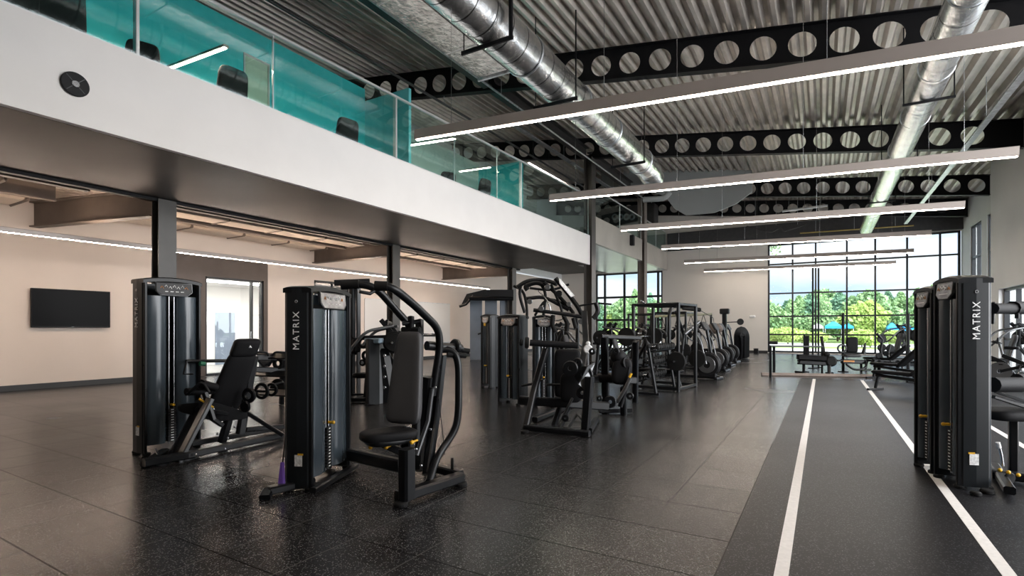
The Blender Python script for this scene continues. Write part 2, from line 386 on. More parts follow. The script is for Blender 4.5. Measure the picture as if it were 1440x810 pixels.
# ---- columns
def column(loc, w, z1, label, m=COL):
    t = thing('steel_column', label, 'column', loc)
    x, y = loc[0], loc[1]; mb = MB()
    mb.box((x, y, z1 / 2 + .01), (w * .74, .02, z1 - .02)); mb.box((x - w * .37, y, z1 / 2 + .01), (.024, w, z1 - .02)); mb.box((x + w * .37, y, z1 / 2 + .01), (.024, w, z1 - .02))
    mb.build('shaft', m, t); MB().box((x, y, .012), (w + .12, w + .12, .024), b=.004).build('base_plate', m, t); return t
GC = 'steel columns under the balcony'
column((XC, 5.85, 0), .36, 4.2, 'dark steel column behind the leftmost weight tower', COL)
column((XC, 12.85, 0), .34, 4.2, 'dark steel column behind the grey back pad of the chest press machine')
column((XC, 20.5, 0), .34, 4.2, 'dark steel column behind the middle pair of weight towers')
column((XF - .02, 21.3, 0), .46, beam_bot(21.3, XF), 'tall dark steel column at the end of the white balcony front')
column((XF - .02, 29.0, 0), .50, beam_bot(29.1, XF), 'tall taupe steel column farther back between the two tall windows', pmat('taupe_column_paint', (.20, .17, .15), .5, var=.1))
# ---- mezzanine: white fascia, dark soffit, floor slab, bands
FZ0, FZ1 = 4.2, 5.45
struct('trim_6', MB().box((XF + .02, 9.0, (FZ0 + FZ1) / 2), (.10, 24.2, FZ1 - FZ0)), WHITEW)['label'] = 'white balcony front'
struct('trim_7', MB().box((XF - .02, 9.0, FZ1 + .012), (.16, 24.2, .024)), ALU)
struct('trim_8', MB().box(((XF + XC) / 2 - .02, 9.0, FZ0 + .06), (XF - XC - .1, 24.2, .10)), SOFF)
struct('trim_9', MB().box((XC + .03, 9.0, FZ0 - .02), (.14, 24.2, .06)), BEAM)
struct('floor_mezzanine', MB().box((-14.45, 9.0, 5.03), (11.6, 24.2, .10)), pmat('mezzanine_floor', (.10, .10, .10), .6))
WARMD = pmat('warm_deck_under_balcony', (.40, .33, .27), .5, metal=.2, var=.25, scale=1.2)
mb = MB(); x = -16.2; pr = []
while x < XC: pr += [(x, 0), (x + .05, .06), (x + .25, .06), (x + .30, 0)]; x += .36
mb.loft([[V((a, Y, 4.60 + b)) for a, b in pr] for Y in (-3, 21.2)], caps=False, smooth=False, closed=False)
struct('ceiling_under_balcony', mb, WARMD)
# beams under the balcony
beamI('steel_beam', 'brown steel beam from the nearest column to the screen wall', [V((XC - .2, 5.75, 4.16)), V((-16.18, 4.9, 4.16))], .22, .60, TAN)
beamI('steel_beam', 'brown steel cross beam from the second column to the side wall', [V((XC - .2, 12.9, 4.16)), V((-16.18, 12.9, 4.16))], .22, .60, TAN)
beamI('steel_beam', 'brown steel cross beam from the third column to the side wall', [V((XC - .2, 20.5, 4.16)), V((-16.18, 20.5, 4.16))], .22, .60, TAN)
for k, (xx, lb) in enumerate(((-12.75, 'closest to the columns'), (-14.35, 'nearest the screen wall'))):
    for y0, y1, s_ in ((-2.9, 4.7, 'left of the nearest column'), (6.0, 12.7, 'between the first and second column'), (13.1, 20.3, 'between the second and third column')):
        beamI('steel_joist', 'slim tan joist under the balcony, %s, %s' % (s_, lb), [V((xx, y0, 4.40)), V((xx, y1, 4.40))], .16, .38, TAN)
# bands beyond the tall column
BAND = pmat('taupe_band_panel', (.50, .46, .41), .4, metal=.2, var=.12, scale=.7)
struct('trim_10', MB().box((XF, 25.15, 5.82), (.10, 7.2, 1.18)), BAND)
struct('trim_11', MB().box((XF, 31.75, 5.80), (.10, 4.9, 1.14)), BAND)
struct('trim_12', MB().box((-10.7, 28.0, 5.28), (3.8, 12.4, .10)), pmat('grey_soffit_panel', (.42, .42, .43), .30, metal=.2, var=.1, scale=.6))
struct('floor_upper_rear', MB().box((-14.4, 28.0, 5.40), (3.5, 12.4, .1)), SOFF)
# ---- walls
NW_ = pmat('grey_plaster_front', (.5, .5, .5), .7)
def wall(name, m, boxes):
    mb = MB()
    for (a, b) in boxes: mb.box(((a[0] + b[0]) / 2, (a[1] + b[1]) / 2, (a[2] + b[2]) / 2), (abs(b[0] - a[0]), abs(b[1] - a[1]), abs(b[2] - a[2])))
    return struct(name, mb, m)
# left (screen) wall with the opening of the glazed door
GY0, GY1, GZ1 = 8.92, 10.75, 3.05
wall('wall_left', BEIGE, [((XL - .2, -5, 0), (XL, 8.05, 4.85)), ((XL - .2, 11.0, 0), (XL, 12.9, 4.85)), ((XL - .2, 14.6, 0), (XL, YB, 4.85)), ((XL - .2, 12.9, 3.25), (XL, 14.6, 4.85)), ((XL - .2, 8.05, 3.72), (XL, 11.0, 4.85))])
wall('wall_left_brown', BROWN, [((XL - .22, 8.05, 0), (XL + .03, GY0, 3.72)), ((XL - .22, GY0, GZ1), (XL + .03, 11.0, 3.72)), ((XL - .22, GY1 + .1, 0), (XL + .03, 11.0, GZ1))])
wall('wall_left_upper', GREYW, [((XL - .2, -5, 4.95), (XL, YB, 11.6))])
wall('baseboard_left', BASEB, [((XL, -5, 0), (XL + .025, 8.05, .13)), ((XL, 14.6, 0), (XL + .025, YB, .13))])
# back wall: two openings
W1 = (-2.80, 6.0, .05, 6.42); W2 = (-13.6, -8.98, .05, 5.22)
wall('wall_back', TAUPE, [((-20, YB, 0), (W2[0], YB + .3, 11.5)), ((W2[0], YB, W2[3]), (W2[1], YB + .3, 10.5)), ((W2[1], YB, 0), (W1[0], YB + .3, 9.6)), ((W1[0], YB, W1[3]), (W1[1] + .05, YB + .3, 8.9)), ((W1[0], YB, 0), (W1[1] + .05, YB + .3, W1[2]))])
wall('baseboard_back', BASEB, [((-8.98, YB - .03, 0), (W1[0], YB, .14))])
HEAD = pmat('dark_header_panel', (.040, .040, .042), .5, var=.15)
wall('trim_13', HEAD, [((-8.6, YB - .28, W1[3] + .02), (XR, YB - .02, 7.55))])
wall('wall_front', pmat('shaded_hall_wall', (.33, .32, .31), .7), [((XL, -5.3, 0), (7.8, -5.0, 11))])
wall('wall_right_front', NW_, [((XRN, -5, 0), (XRN + .35, 3.2, 8.4))])
# right walls
wall('wall_right', GREYW, [((XR, 32.6, 0), (XR + .25, YB + .3, 8)), ((XR, 25.0, 6.3), (XR + .25, 32.6, 8)), ((XR, 25.0, 0), (XR + .25, 27.0, 6.3)), ((XR, 29.6, 0), (XR + .25, 30.6, 6.3))])
NW = pmat('boarded_grey_plaster', (.92, .92, .92), .65, var=.03, scale=.7, bump=.06, bscale=12)
wall('wall_right_near', NW, [((XRN, 24.0, 0), (XR + .25, 25.0, 8)), ((XRN, 16.5, 2.80), (XRN + .35, 24.0, 8.2)), ((XRN, 16.5, 0), (XRN + .35, 17.6, 2.80))])
def window(name, x0, x1, z0, z1, xs, zs, Y, axis='x', fw=.05, fr=.08, glass=GLASSW):
    """mullioned window in the plane Y (or X when axis is y)"""
    q = (lambda a, z, d=0: (a, Y + d, z)) if axis == 'x' else (lambda a, z, d=0: (Y + d, a, z))
    S = (lambda a, d, z: (a, d, z)) if axis == 'x' else (lambda a, d, z: (d, a, z))
    mb = MB()
    mb.box(q((x0 + x1) / 2, z0 + fr / 2), S(x1 - x0, .14, fr)); mb.box(q((x0 + x1) / 2, z1 - fr / 2), S(x1 - x0, .14, fr))
    mb.box(q(x0 + fr / 2, (z0 + z1) / 2), S(fr, .14, z1 - z0)); mb.box(q(x1 - fr / 2, (z0 + z1) / 2), S(fr, .14, z1 - z0))
    for a in xs: mb.box(q(a, (z0 + z1) / 2), S(fw, .13, z1 - z0 - fr))
    for z in zs: mb.box(q((x0 + x1) / 2, z), S(x1 - x0 - fr, .12, fw))
    o = struct(name, mb, MULL)
    MB().box(q((x0 + x1) / 2, (z0 + z1) / 2, .03), S(x1 - x0 - fr, .012, z1 - z0 - fr)).build('pane', glass, o, world=False)
    return o
xs = [atY(u, 400, YB)[0] for u in (1114.5, 1147, 1191, 1231, 1276, 1322.5)]
zs = [atY(1200, v, YB)[2] for v in (365.5, 409.5, 443.8, 471)]
window('window_1', W1[0], W1[1], W1[2], W1[3], xs, zs, YB + .12, fw=.085, fr=.10)
window('window_2', W2[0], W2[1], W2[2], W2[3], [atY(u, 400, YB)[0] for u in (850, 877.5, 925)], [atY(870, v, YB)[2] for v in (418, 450)], YB + .12, fw=.14, fr=.10)
window('window_3', 17.6, 24.0, 0.02, 2.80, [19.4, 21.2, 22.7], [1.1], XRN + .2, 'y', fw=.06)
window('window_4', 27.0, 29.6, 0.05, 6.3, [28.3], [1.6, 3.2, 4.8], XR + .12, 'y', fw=.09)
window('window_5', 30.6, 32.6, 0.05, 6.3, [31.6], [1.6, 3.2, 4.8], XR + .12, 'y', fw=.09)
# glazed door in the brown wall, corridor behind
o = window('door_1', GY0, GY1 + .1, 0.0, GZ1, [GY1 - .28], [], XL - .08, 'y', fw=.05, fr=.06)
MB().tube([(XL + .03, GY1 - .36, .95), (XL + .03, GY1 - .36, 1.35)], .015).build('door_handle', STEEL, o, world=False)
CORW = pmat('corridor_white', (.85, .85, .84), .6)
wall('wall_corridor', CORW, [((-21, 7.5, 0), (-20.9, 16.5, 3.2)), ((-20.9, 16.4, 0), (XL - .2, 16.5, 3.2)), ((-20.9, 7.5, 0), (XL - .2, 7.6, 3.2))])
wall('ceiling_corridor', CORW, [((-21, 7.5, 3.15), (XL - .2, 16.5, 3.25))])
wall('floor_corridor', pmat('corridor_floor', (.4, .4, .4), .4), [((-21, 7.5, -.02), (XL - .2, 16.5, 0.0))])
wall('door_2', pmat('slate_blue_door', (.20, .25, .33), .5), [((-20.9, 11.9, 0), (-20.84, 12.7, 2.1))])
struct('trim_14', MB().box((-18.6, 11.5, 3.13), (.5, 6.5, .03)), emat('corridor_lamp', (1, .95, .88), 24))
# dark glazed doorway further along the left wall
window('door_3', 12.9, 14.6, 0.0, 3.25, [13.75], [2.6], XL - .08, 'y', fw=.06, fr=.08, glass=pmat('dark_tinted_glass', (.03, .033, .036), .1, spec=.6))
# ducts slung between the joists under the balcony
TDU = pmat('warm_duct_skin', (.50, .42, .34), .35, metal=.35, var=.15, scale=2)
for x, w_, y0, y1, lb in ((-13.55, .80, 6.3, 12.5, 'flat tan duct under the balcony between the first two columns'), (-13.55, .80, 13.5, 20.0, 'flat tan duct under the balcony between the second and third column'),
                      (-15.3, 1.0, -2.8, 4.4, 'flat tan duct under the balcony above the television'), (-15.3, .9, 6.3, 12.4, 'flat tan duct under the balcony close to the side wall'), (-13.55, .80, -2.8, 3.6, 'flat tan duct under the balcony at the far left edge')):
    t = thing('flat_duct', lb, 'duct', (x, (y0 + y1) / 2, 4.4), 0, 'flat ducts under the balcony')
    MB().box((x, (y0 + y1) / 2, 4.40), (w_, y1 - y0, .34), b=.08).build('duct_skin', TDU, t)
    for k in (.2, .8): MB().box((x, y0 + (y1 - y0) * k, 4.60), (.03, .03, .12)).build('hanger_rod', GALV, t)
    n = int((y1 - y0) / 1.5)
    for k in range(n + 1): MB().box((x, y0 + .03 + (y1 - y0 - .06) * k / n, 4.40), (w_ + .05, .05, .39), b=.08).build('joint_flange', TAN, t)
# mezzanine rear walls
wall('wall_mezzanine', TEAL, [((-11.8, -3, 5.08), (-11.6, 7.27, 8.5)), ((-11.8, 7.92, 5.08), (-11.6, 11.03, 8.5)), ((-11.8, 7.27, 7.86), (-11.6, 7.92, 8.5))])
o = struct('door_4', MB().box((-11.66, 7.595, 6.47), (.10, .64, 2.76), b=.005), pmat('pale_green_door', (.50, .62, .48), .5))
MB().box((-11.60, 7.28, 6.47), (.06, .03, 2.78)).box((-11.60, 7.91, 6.47), (.06, .03, 2.78)).box((-11.60, 7.595, 7.86), (.06, .66, .04)).build('door_frame', ALU, o, world=False)
wall('wall_mezzanine_side', TEAL2, [((-11.6, 11.03, 5.08), (-9.9, 11.13, 8.15))])
wall('wall_mezzanine_rear', PGRN, [((-11.8, 11.2, 5.08), (-11.6, 17.0, 7.9))])
wall('wall_mezzanine_end', TEAL, [((-11.6, 16.95, 5.08), (-9.65, 17.05, 7.7))])

# ================================================================ CEILING THINGS
GL = 'pendant strip lamps across the hall'
def strip_lamp(a, b_, label, w=.10, h=.17, group=None, cables=True, dw=.045, dh=.022, led=None, uplight=False):
    a, b_ = V(a), V(b_); t = thing('strip_lamp', label, 'lamp', (a + b_) / 2, 0, group)
    up = V((0, 0, 1))
    MB().bar([a + up * (dh + h / 2), b_ + up * (dh + h / 2)], w, h, up=up, c=.01).build('housing', HOUS, t)
    d = (b_ - a).normalized() * .02
    MB().bar([a + d + up * (dh / 2 + .004), b_ - d + up * (dh / 2 + .004)], dw, dh, up=up, c=.008).build('diffuser', led or LED, t)
    if uplight: MB().bar([a + d + up * (dh + h + .0005), b_ - d + up * (dh + h + .0005)], dw, .003, up=up, c=.0005).build('added_top_glow', led or LED, t)  # hidden upward glow added to brighten the ceiling above the lamp
    if cables:
        for k in (.08, .36, .64, .92):
            p = a + (b_ - a) * k + up * (h + dh); q = V((p.x, p.y, beam_bot(p.y, p.x) + BD - .01))
            MB().tube([p, q], .004, n=5).build('cable', STEEL, t)
    return t
for a, b_, lb in (
    ((-6.28, 7.19, 4.82), (3.6, 7.19, 4.20), 'nearest long glowing strip lamp, running out of the upper right corner'),
    ((-6.23, 12.45, 4.82), (2.96, 12.45, 4.46), 'second nearest glowing strip lamp, ending short of the right wall'),
    ((-6.01, 17.49, 4.82), (3.14, 17.49, 4.54), 'third glowing strip lamp from the front, over the end window top'),
    ((-5.92, 22.44, 4.82), (3.16, 22.44, 4.59), 'fourth glowing strip lamp from the front, along the dark header band'),
    ((-6.19, 27.92, 4.82), (3.34, 27.92, 4.67), 'fifth strip lamp from the front, crossing the top window panes'),
    ((-6.10, 32.71, 4.82), (3.19, 32.71, 4.70), 'farthest and lowest looking strip lamp crossing the window panes')):
    strip_lamp(a, b_, lb, group=GL)
# one more unseen row added overhead for fill light, as the others go on
strip_lamp((-6.28, 1.9, 4.82), (3.6, 1.9, 4.3), 'added unseen strip lamp overhead in line with the row, just before the nearest one in the photo', group=GL)
strip_lamp((-14.0, -2.5, 3.36), (-14.0, 21.4, 3.36), 'very long glowing strip lamp under the balcony along the side wall', h=.10, w=.08, cables=False, dw=.032, dh=.014, led=LEDW, uplight=True)
strip_lamp((-9.9, 17.9, 7.92), (-9.9, 22.9, 7.92), 'short glowing strip lamp on the balcony level beside the tall dark column', h=.08)
strip_lamp(atY(237, 99, 5.5), atY(318, 69, 5.5), 'white glowing strip made as a lamp reflection behind the first balustrade pane', h=.05, cables=False, dw=.03, dh=.03, led=LEDW)  # emissive bar standing in for a pendant's reflection on the teal wall
strip_lamp(atY(566, 207, 12.0), atY(640, 196, 12.0), 'white glowing strip made as a lamp reflection behind the glass under the near end of the nearest pendant', h=.05, cables=False, dw=.06, dh=.03)  # added emissive bar in place of a lamp mirrored in the glass
strip_lamp(atY(646, 242, 15.0), atY(690, 236, 15.0), 'faint short glowing strip deep behind the balustrade glass', h=.04, cables=False, dw=.05, dh=.02)  # short emissive bar for a pale streak behind the glass
# ---- ducts
def duct_mat(name, pitch, col=(.88, .90, .93), r=.27):
    m = pmat(name, col, r, metal=1, var=.12, scale=5); nt = m.node_tree; p = nt.nodes['Principled BSDF']; N = nt.nodes.new; L = nt.links.new
    g = N('ShaderNodeNewGeometry'); sx = N('ShaderNodeSeparateXYZ'); L(g.outputs['Position'], sx.inputs[0])
    a = N('ShaderNodeMath'); a.operation = 'PINGPONG'; a.inputs[1].default_value = pitch; L(sx.outputs['Y'], a.inputs[0])
    q = N('ShaderNodeMath'); q.operation = 'LESS_THAN'; q.inputs[1].default_value = .012; L(a.outputs[0], q.inputs[0])
    nz = N('ShaderNodeTexNoise'); nz.inputs['Scale'].default_value = 5; nz.inputs['Detail'].default_value = 3; L(g.outputs['Position'], nz.inputs['Vector'])
    ad = N('ShaderNodeMath'); ad.operation = 'MULTIPLY_ADD'; ad.inputs[1].default_value = 1.6; L(nz.outputs['Fac'], ad.inputs[0]); L(q.outputs[0], ad.inputs[2])
    mc = N('ShaderNodeMix'); mc.data_type = 'RGBA'; mc.blend_type = 'MULTIPLY'; a2 = N('ShaderNodeMath'); a2.operation = 'PINGPONG'; a2.inputs[1].default_value = .29; L(sx.outputs['Y'], a2.inputs[0]); q2 = N('ShaderNodeMath'); q2.operation = 'LESS_THAN'; q2.inputs[1].default_value = .014; L(a2.outputs[0], q2.inputs[0]); L(q2.outputs[0], mc.inputs[0]); L(p.inputs['Base Color'].links[0].from_socket, mc.inputs[6]); mc.inputs[7].default_value = (.12, .12, .12, 1); L(mc.outputs[2], p.inputs['Base Color'])
    b = N('ShaderNodeBump'); b.inputs['Strength'].default_value = .8; b.inputs['Distance'].default_value = .012; L(ad.outputs[0], b.inputs['Height']); L(b.outputs['Normal'], p.inputs['Normal'])
    return m
DUCT = duct_mat('spiral_duct_steel', .08)
t = thing('round_duct', 'thick shiny silver spiral duct crossing under the roof at upper centre', 'duct', (-5.5, 9, 7.35))
MB().tube([(-5.56, -2.5, 7.38), (-5.56, 19.0, 7.38), (-5.56, 19.45, 7.30)], .44, n=36, bend=.2).build('duct_pipe', DUCT, t)
MB().tube([(-5.56, 19.4, 7.32), (-5.56, 19.95, 7.16)], .40, n=36).build('end_spigot', DUCT, t)
for k, y in enumerate((2.6, 5.4, 9.9, 12.6, 15.0, 18.2)):
    MB().disc((-5.56, y, 7.38), (0, 1, 0), .465, .05, n=36, hole=.435).build('joint_ring', GALV, t)
for y in (8.4, 11.4, 16.9):
    h_ = thing('duct_hanger', {8.4: 'black channel hanger under the thick duct, nearest of the three', 11.4: 'black channel hanger under the thick duct, middle one of the three', 16.9: 'black channel hanger at the far end of the thick duct'}[y], 'bracket', (-5.5, y, 6.9), 0, 'duct hangers')
    MB().bar([(-6.15, y, 6.90), (-4.98, y, 6.90)], .06, .08, up=(0, 0, 1)).build('channel', BEAM, h_)
    MB().bar([(-5.02, y, 6.9), (-5.02, y, beam_bot(y, -5.02) + BD)], .07 if y < 9 else .03, .07 if y < 9 else .03).build('drop_rod', BEAM, h_)
    MB().bar([(-6.1, y, 6.9), (-6.1, y, beam_bot(y, -6.1) + BD)], .02, .02).build('drop_rod', BEAM, h_)
t = thing('slim_duct', 'slimmer silver round duct running straight back on the right', 'duct', (1.94, 17, 6.65))
MB().tube([(1.94, -2, 6.65), (1.94, 32.8, 6.60)], .29, n=32).build('duct_pipe', DUCT, t)
for y in (4.8, 7.6, 10.4, 13.2, 16.0, 18.8, 21.9, 25, 28.2): MB().disc((1.94, y, 6.645), (0, 1, 0), .31, .04, n=32, hole=.285).build('joint_ring', GALV, t)
for y in (14.2, 19.2, 24.6):
    h_ = thing('duct_hanger', {14.2: 'black strap hanger round the slim duct, nearest', 19.2: 'black strap hanger on the slim duct by the second beam', 24.6: 'black strap hanger on the slim duct by the third beam'}[y], 'bracket', (1.94, y, 6.3), 0, 'duct hangers')
    MB().bar([(1.5, y, 6.33), (2.4, y, 6.33)], .06, .05, up=(0, 0, 1)).build('channel', BEAM, h_)
    for x in (1.52, 2.38): MB().bar([(x, y, 6.33), (x, y, beam_bot(y, x) + BD)], .025, .025).build('drop_rod', BEAM, h_)
FOIL = pmat('crumpled_foil', (.62, .60, .57), .25, metal=1, var=.3, scale=7, bump=1.0, bscale=9)
t = thing('insulated_duct', 'crumpled foil wrapped flat duct beside the thick silver duct', 'duct', (-6.6, 4, 7.6))
MB().box((-6.62, 3.7, 7.62), (.86, 13.2, .46), b=.05).build('foil_jacket', FOIL, t)
MB().box((-6.62, 10.34, 7.62), (.94, .06, .54), b=.01).build('end_flange', GALV, t)
for y in (1, 3, 5, 7, 9): MB().box((-6.62, y, 7.62), (.885, .05, .485), b=.05).build('tape_band', ALU, t)
t = thing('cable_tray', 'pale galvanised channel running back beside the right wall', 'cable tray', (3.56, 20, 6.75))
MB().bar([(3.56, 6.2, 6.70), (3.56, 32.5, 6.70)], .15, .05, up=(0, 0, 1), c=.004).build('tray', GALV, t)
for y in (9.5, 17.5, 25.2): MB().bar([(3.56, y, 6.75), (3.56, y, beam_bot(y, 3.56) + BD)], .015, .015).build('drop_rod', GALV, t)
def pipe(name, label, pts, r, m, cat='pipe'):
    t = thing(name, label, cat, pts[0]); MB().tube(pts, r, n=8, bend=.1).build('tube', m, t)
    for k in (.15, .5, .85):
        p = V(pts[0]).lerp(V(pts[-1]), k); MB().tube([p, V((p.x, p.y, beam_bot(p.y, p.x) + BD - .01))], .008, n=5).build('drop_rod', GALV, t)
    return t
pipe('conduit', 'thin steel conduit along the girder over the balustrade', [(-8.25, -2, 8.42), (-8.25, 28.5, 8.42)], .03, GALV)
pipe('conduit', 'thin dark conduit just left of the thick silver duct', [(-6.1, -2, 8.08), (-6.1, 20.8, 8.08)], .035, STB)
pipe('sprinkler_pipe', 'dark sprinkler pipe over the balcony floor', [(-10.6, -2, 8.76), (-10.6, 29, 8.76)], .04, STB)
pipe('yellow_pipe', 'thin yellow pipe under the dark header band', [atY(1125, 328, 33.6), atY(1285, 317, 33.6)], .035, pmat('yellow_pipe_paint', (.45, .33, .10), .5))
pipe('white_pipe', 'short white pipe crossing the far beam near the slim duct', [atY(1100, 297, 30.5), atY(1164, 289, 30.5)], .06, WHT)
pipe('thin_rod', 'slanting thin rod hung over the header band', [atY(1050, 318, 31.8), atY(1085, 327, 31.8), atY(1097, 320, 31.8), atY(1103, 326, 31.8), atY(1135, 315, 31.8)], .03, STB)
# orange lit tray over the balcony
t = thing('perforated_tray', 'perforated metal cable tray above the balcony lamp', 'cable tray', (-9.4, 18, 9))
MB().bar([(-9.35, 16.0, 8.62), (-9.35, 27.0, 8.62)], .20, .05, up=(0, 0, 1), c=.004).build('tray', GALV, t)
for y in (17, 20, 23, 26): MB().bar([(-9.35, y, 8.64), (-9.35, y, beam_bot(y, -9.35) + BD)], .015, .015).build('drop_rod', GALV, t)
# grey draught panel between the second and third beam
GP = pmat('smooth_grey_panel', (.34, .36, .36), .6, var=.05, scale=.8)
pl = [(846, 232), (1057, 240), (1058, 270), (1035, 287), (1005, 299), (965, 303), (948, 293), (935, 275), (905, 268), (846, 262)]
tag(MB().prism([atY(u, v, 27.2) for u, v in pl], (0, .12, 0)).build('smoke_curtain_panel', GP), 'smooth grey panel hanging from the roof deck behind the thick duct end', 'panel')
t = thing('flexible_duct', 'short white flexible duct under the grey panel', 'duct', atY(950, 275, 24.5))
MB().tube([atY(905, 281, 24.5), atY(935, 279, 24.5), atY(942, 270, 24.5)], .13, n=14, bend=.3).build('duct_pipe', GP, t)
# gatherings of equipment under the far roof left
t = thing('air_handler', 'dark boxed air handling unit hung behind the second pendant lamp', 'air handler', (-8, 31, 7.3))
MB().box(atY(885, 306, 32.0), (3.4, .9, 1.3), b=.04).build('cabinet', STB, t)
for u in (868, 876, 884, 892): MB().disc(atY(u, 307, 32.0) - V((0, .47, 0)), (0, 1, 0), .20, .05, hole=.10).build('fan_ring', GALV, t)
for dx in (-1.4, 1.4):
    p = atY(885, 306, 32.0) + V((dx, 0, .6)); MB().bar([p, V((p.x, p.y, beam_bot(p.y, p.x) + BD))], .03, .03).build('drop_rod', GALV, t)

# ================================================================ BALCONY
XG = XF + .03
def railz(y): return 6.84 + (y - 4.8) * .0195
pu = [193, 385, 557, 640, 700, 733]
py = [-2.9] + [atX(u, 100, XG)[1] for u in pu] + [21.05]
t = thing('glass_balustrade', 'long green tinted glass balustrade with steel rail on the white balcony front', 'balustrade', (XG, 9, 5.47))
for a, b_ in zip(py, py[1:]):
    z0 = 5.47; a += .02; b_ -= .02
    pts = [(XG, a, z0), (XG, b_, z0), (XG, b_, railz(b_) - .02), (XG, a, railz(a) - .02)]
    MB().prism(pts, (.02, 0, 0)).build('glass_pane', GLASSR, t)
for i, y in enumerate(py):
    big = i in (1, 3, 6)
    MB().bar([(XG - .03, y, 5.46), (XG - .03, y, railz(y) - .02)], .10 if big else .03, .05 if big else .03, up=(0, 1, 0)).build('post', ALU, t)
MB().bar([(XG, -2.9, railz(-2.9)), (XG, 21.05, railz(21.05))], .07, .05, up=(0, 0, 1)).build('handrail', ALU, t)
for (y0, y1, lb) in ((21.6, 28.7, 'glass balustrade on the taupe wall band between the two tall columns'), (29.3, 34.1, 'glass balustrade on the taupe band behind the farther tall column')):
    t = thing('glass_balustrade', lb, 'balustrade', (XF, (y0 + y1) / 2, 6.4))
    MB().box((XF, (y0 + y1) / 2, 6.42 + .62), (.02, y1 - y0, 1.2)).build('glass_pane', GLASSR, t)
    MB().bar([(XF, y0, 7.66), (XF, y1, 7.66)], .06, .05, up=(0, 0, 1)).build('handrail', ALU, t)
    for y in (y0 + .03, (y0 + y1) / 2, y1 - .03): MB().bar([(XF, y, 6.41), (XF, y, 7.64)], .03, .03).build('post', ALU, t)
def lounge_chair(label, p, rz, s=1.0):
    t = thing('high_backed_chair', label, 'chair', p, rz, 'black chairs on the balcony')
    pd = MB(); pd.cushion((0, -.12, .85 * s), (1, 0, 0), (0, -.18, 1), (0, 1, .18), .29 * s, .40 * s, .07, e=.35, taper=.12); pd.build('backrest', VINB, t, world=False)
    MB().cushion((0, .14, .46), (1, 0, 0), (0, 1, 0), (0, 0, 1), .27, .26, .06).build('seat', VINB, t, world=False)
    for sx_ in (-1, 1): MB().bar([(sx_ * .32, -.1, .44), (sx_ * .32, -.1, .68), (sx_ * .32, .25, .68)], .05, .03, bend=.06, up=(1, 0, 0)).build('armrest', BLK2, t, world=False)
    MB().tube([(0, 0, .08), (0, .02, .42)], .035).build('pedestal', BLK2, t, world=False)
    for k in range(5):
        a = 2 * PI * k / 5; MB().bar([(0, 0, .08), (math.cos(a) * .3, math.sin(a) * .3, .045)], .05, .04).build('foot', BLK2, t, world=False)
    return t
for u, xx, s_, rz, lb in ((14, -9.5, 1.0, 1.5, 'black high-backed chair cut by the upper left corner of the photo'), (82, -9.45, 1.12, 1.3, 'large black high-backed chair behind the glass at far upper left'), (200, -9.9, .92, 1.2, 'black chair whose top just shows beside the first steel post'),
                      (322, -9.7, 1.02, 1.5, 'black high-backed chair in front of the pale green door'), (484, -9.7, 1.02, 1.4, 'black high-backed chair before the teal wall corner'), (628, -9.9, .9, 1.0, 'small black chair behind the pane under the nearest pendant lamp'), (677, -9.7, 1.03, 1.5, 'black high-backed chair near the far end of the balcony')):
    p = atX(u, 100, xx); lounge_chair(lb, (p.x, p.y, 5.08), rz, s_)
# speaker on fascia
t = thing('wall_speaker', 'round black speaker grille set in the white balcony front', 'speaker', atX(105, 119, XF + .08))
p = atX(105, 119, XF + .08)
MB().disc(p + V((.015, 0, 0)), (1, 0, 0), .16, .03, n=32).build('grille', BLK2, t)
MB().disc(p + V((.035, 0, 0)), (1, 0, 0), .045, .02, n=20).build('centre_cap', STEEL, t)
for k in range(4):
    a = PI / 4 + k * PI / 2; MB().bar([p + V((.032, math.cos(a) * .05, math.sin(a) * .05)), p + V((.032, math.cos(a) * .14, math.sin(a) * .14))], .012, .008).build('spoke', DSTEEL, t)
# camera blob on the right wall end, speaker at column, sensor
t = thing('hanging_speaker', 'small black loudspeaker fixed to the farther tall column', 'speaker', atX(889, 344, XF + .15))
MB().box(atX(889, 338, XF + .15), (.22, .25, .55), b=.03).build('cabinet', BLK2, t)
MB().bar([atX(889, 338, XF + .05), atX(889, 338, XF + .15)], .06, .06).build('bracket', BLK2, t)
t = thing('wall_sensor', 'small white sensor on the beige end wall left of the window', 'sensor', atY(1058, 445, YB))
MB().box(atY(1058, 445, YB - .06), (.32, .12, .16), b=.03).build('case', LBL, t)
MB().box(atY(1058, 445, YB - .01), (.10, .04, .10)).build('bracket', LBL, t)
# television
p0 = atX(42, 432, XL); p1 = atX(152, 436, XL)
t = thing('wall_television', 'large flat black television mounted on the warm plaster wall', 'television', (XL + .08, (p0.y + p1.y) / 2, 1.95))
yc, wy = (4.82 + 6.40) / 2, 1.60
MB().box((XL + .09, yc, 1.945), (.05, wy, .94), b=.008).build('bezel', BLK2, t)
MB().box((XL + .117, yc, 1.955), (.006, wy - .03, .89), b=.002).build('screen', SCR, t)
MB().box((XL + .035, yc, 1.90), (.07, .5, .4)).build('wall_bracket', BLK2, t)
MB().box((XL + .119, yc, 1.492), (.004, .05, .012)).build('badge', DSTEEL, t)
# panel lines and thermostat on the far left wall
LW = pmat('whiteboard', (.72, .70, .67), .3)
t = thing('whiteboard', 'large pale whiteboard on the side wall behind the second column', 'whiteboard', (XL + .03, 17.5, 1.6))
y0, y1 = atX(512, 430, XL)[1], atX(632, 430, XL)[1]
MB().box((XL + .025, (y0 + y1) / 2, 1.72), (.03, y1 - y0, 1.9), b=.004).build('board', LW, t)
MB().box((XL + .045, (y0 + y1) / 2, 2.68), (.03, y1 - y0, .02)).box((XL + .045, (y0 + y1) / 2, .76), (.05, y1 - y0, .03)).build('board_frame', GALV, t)

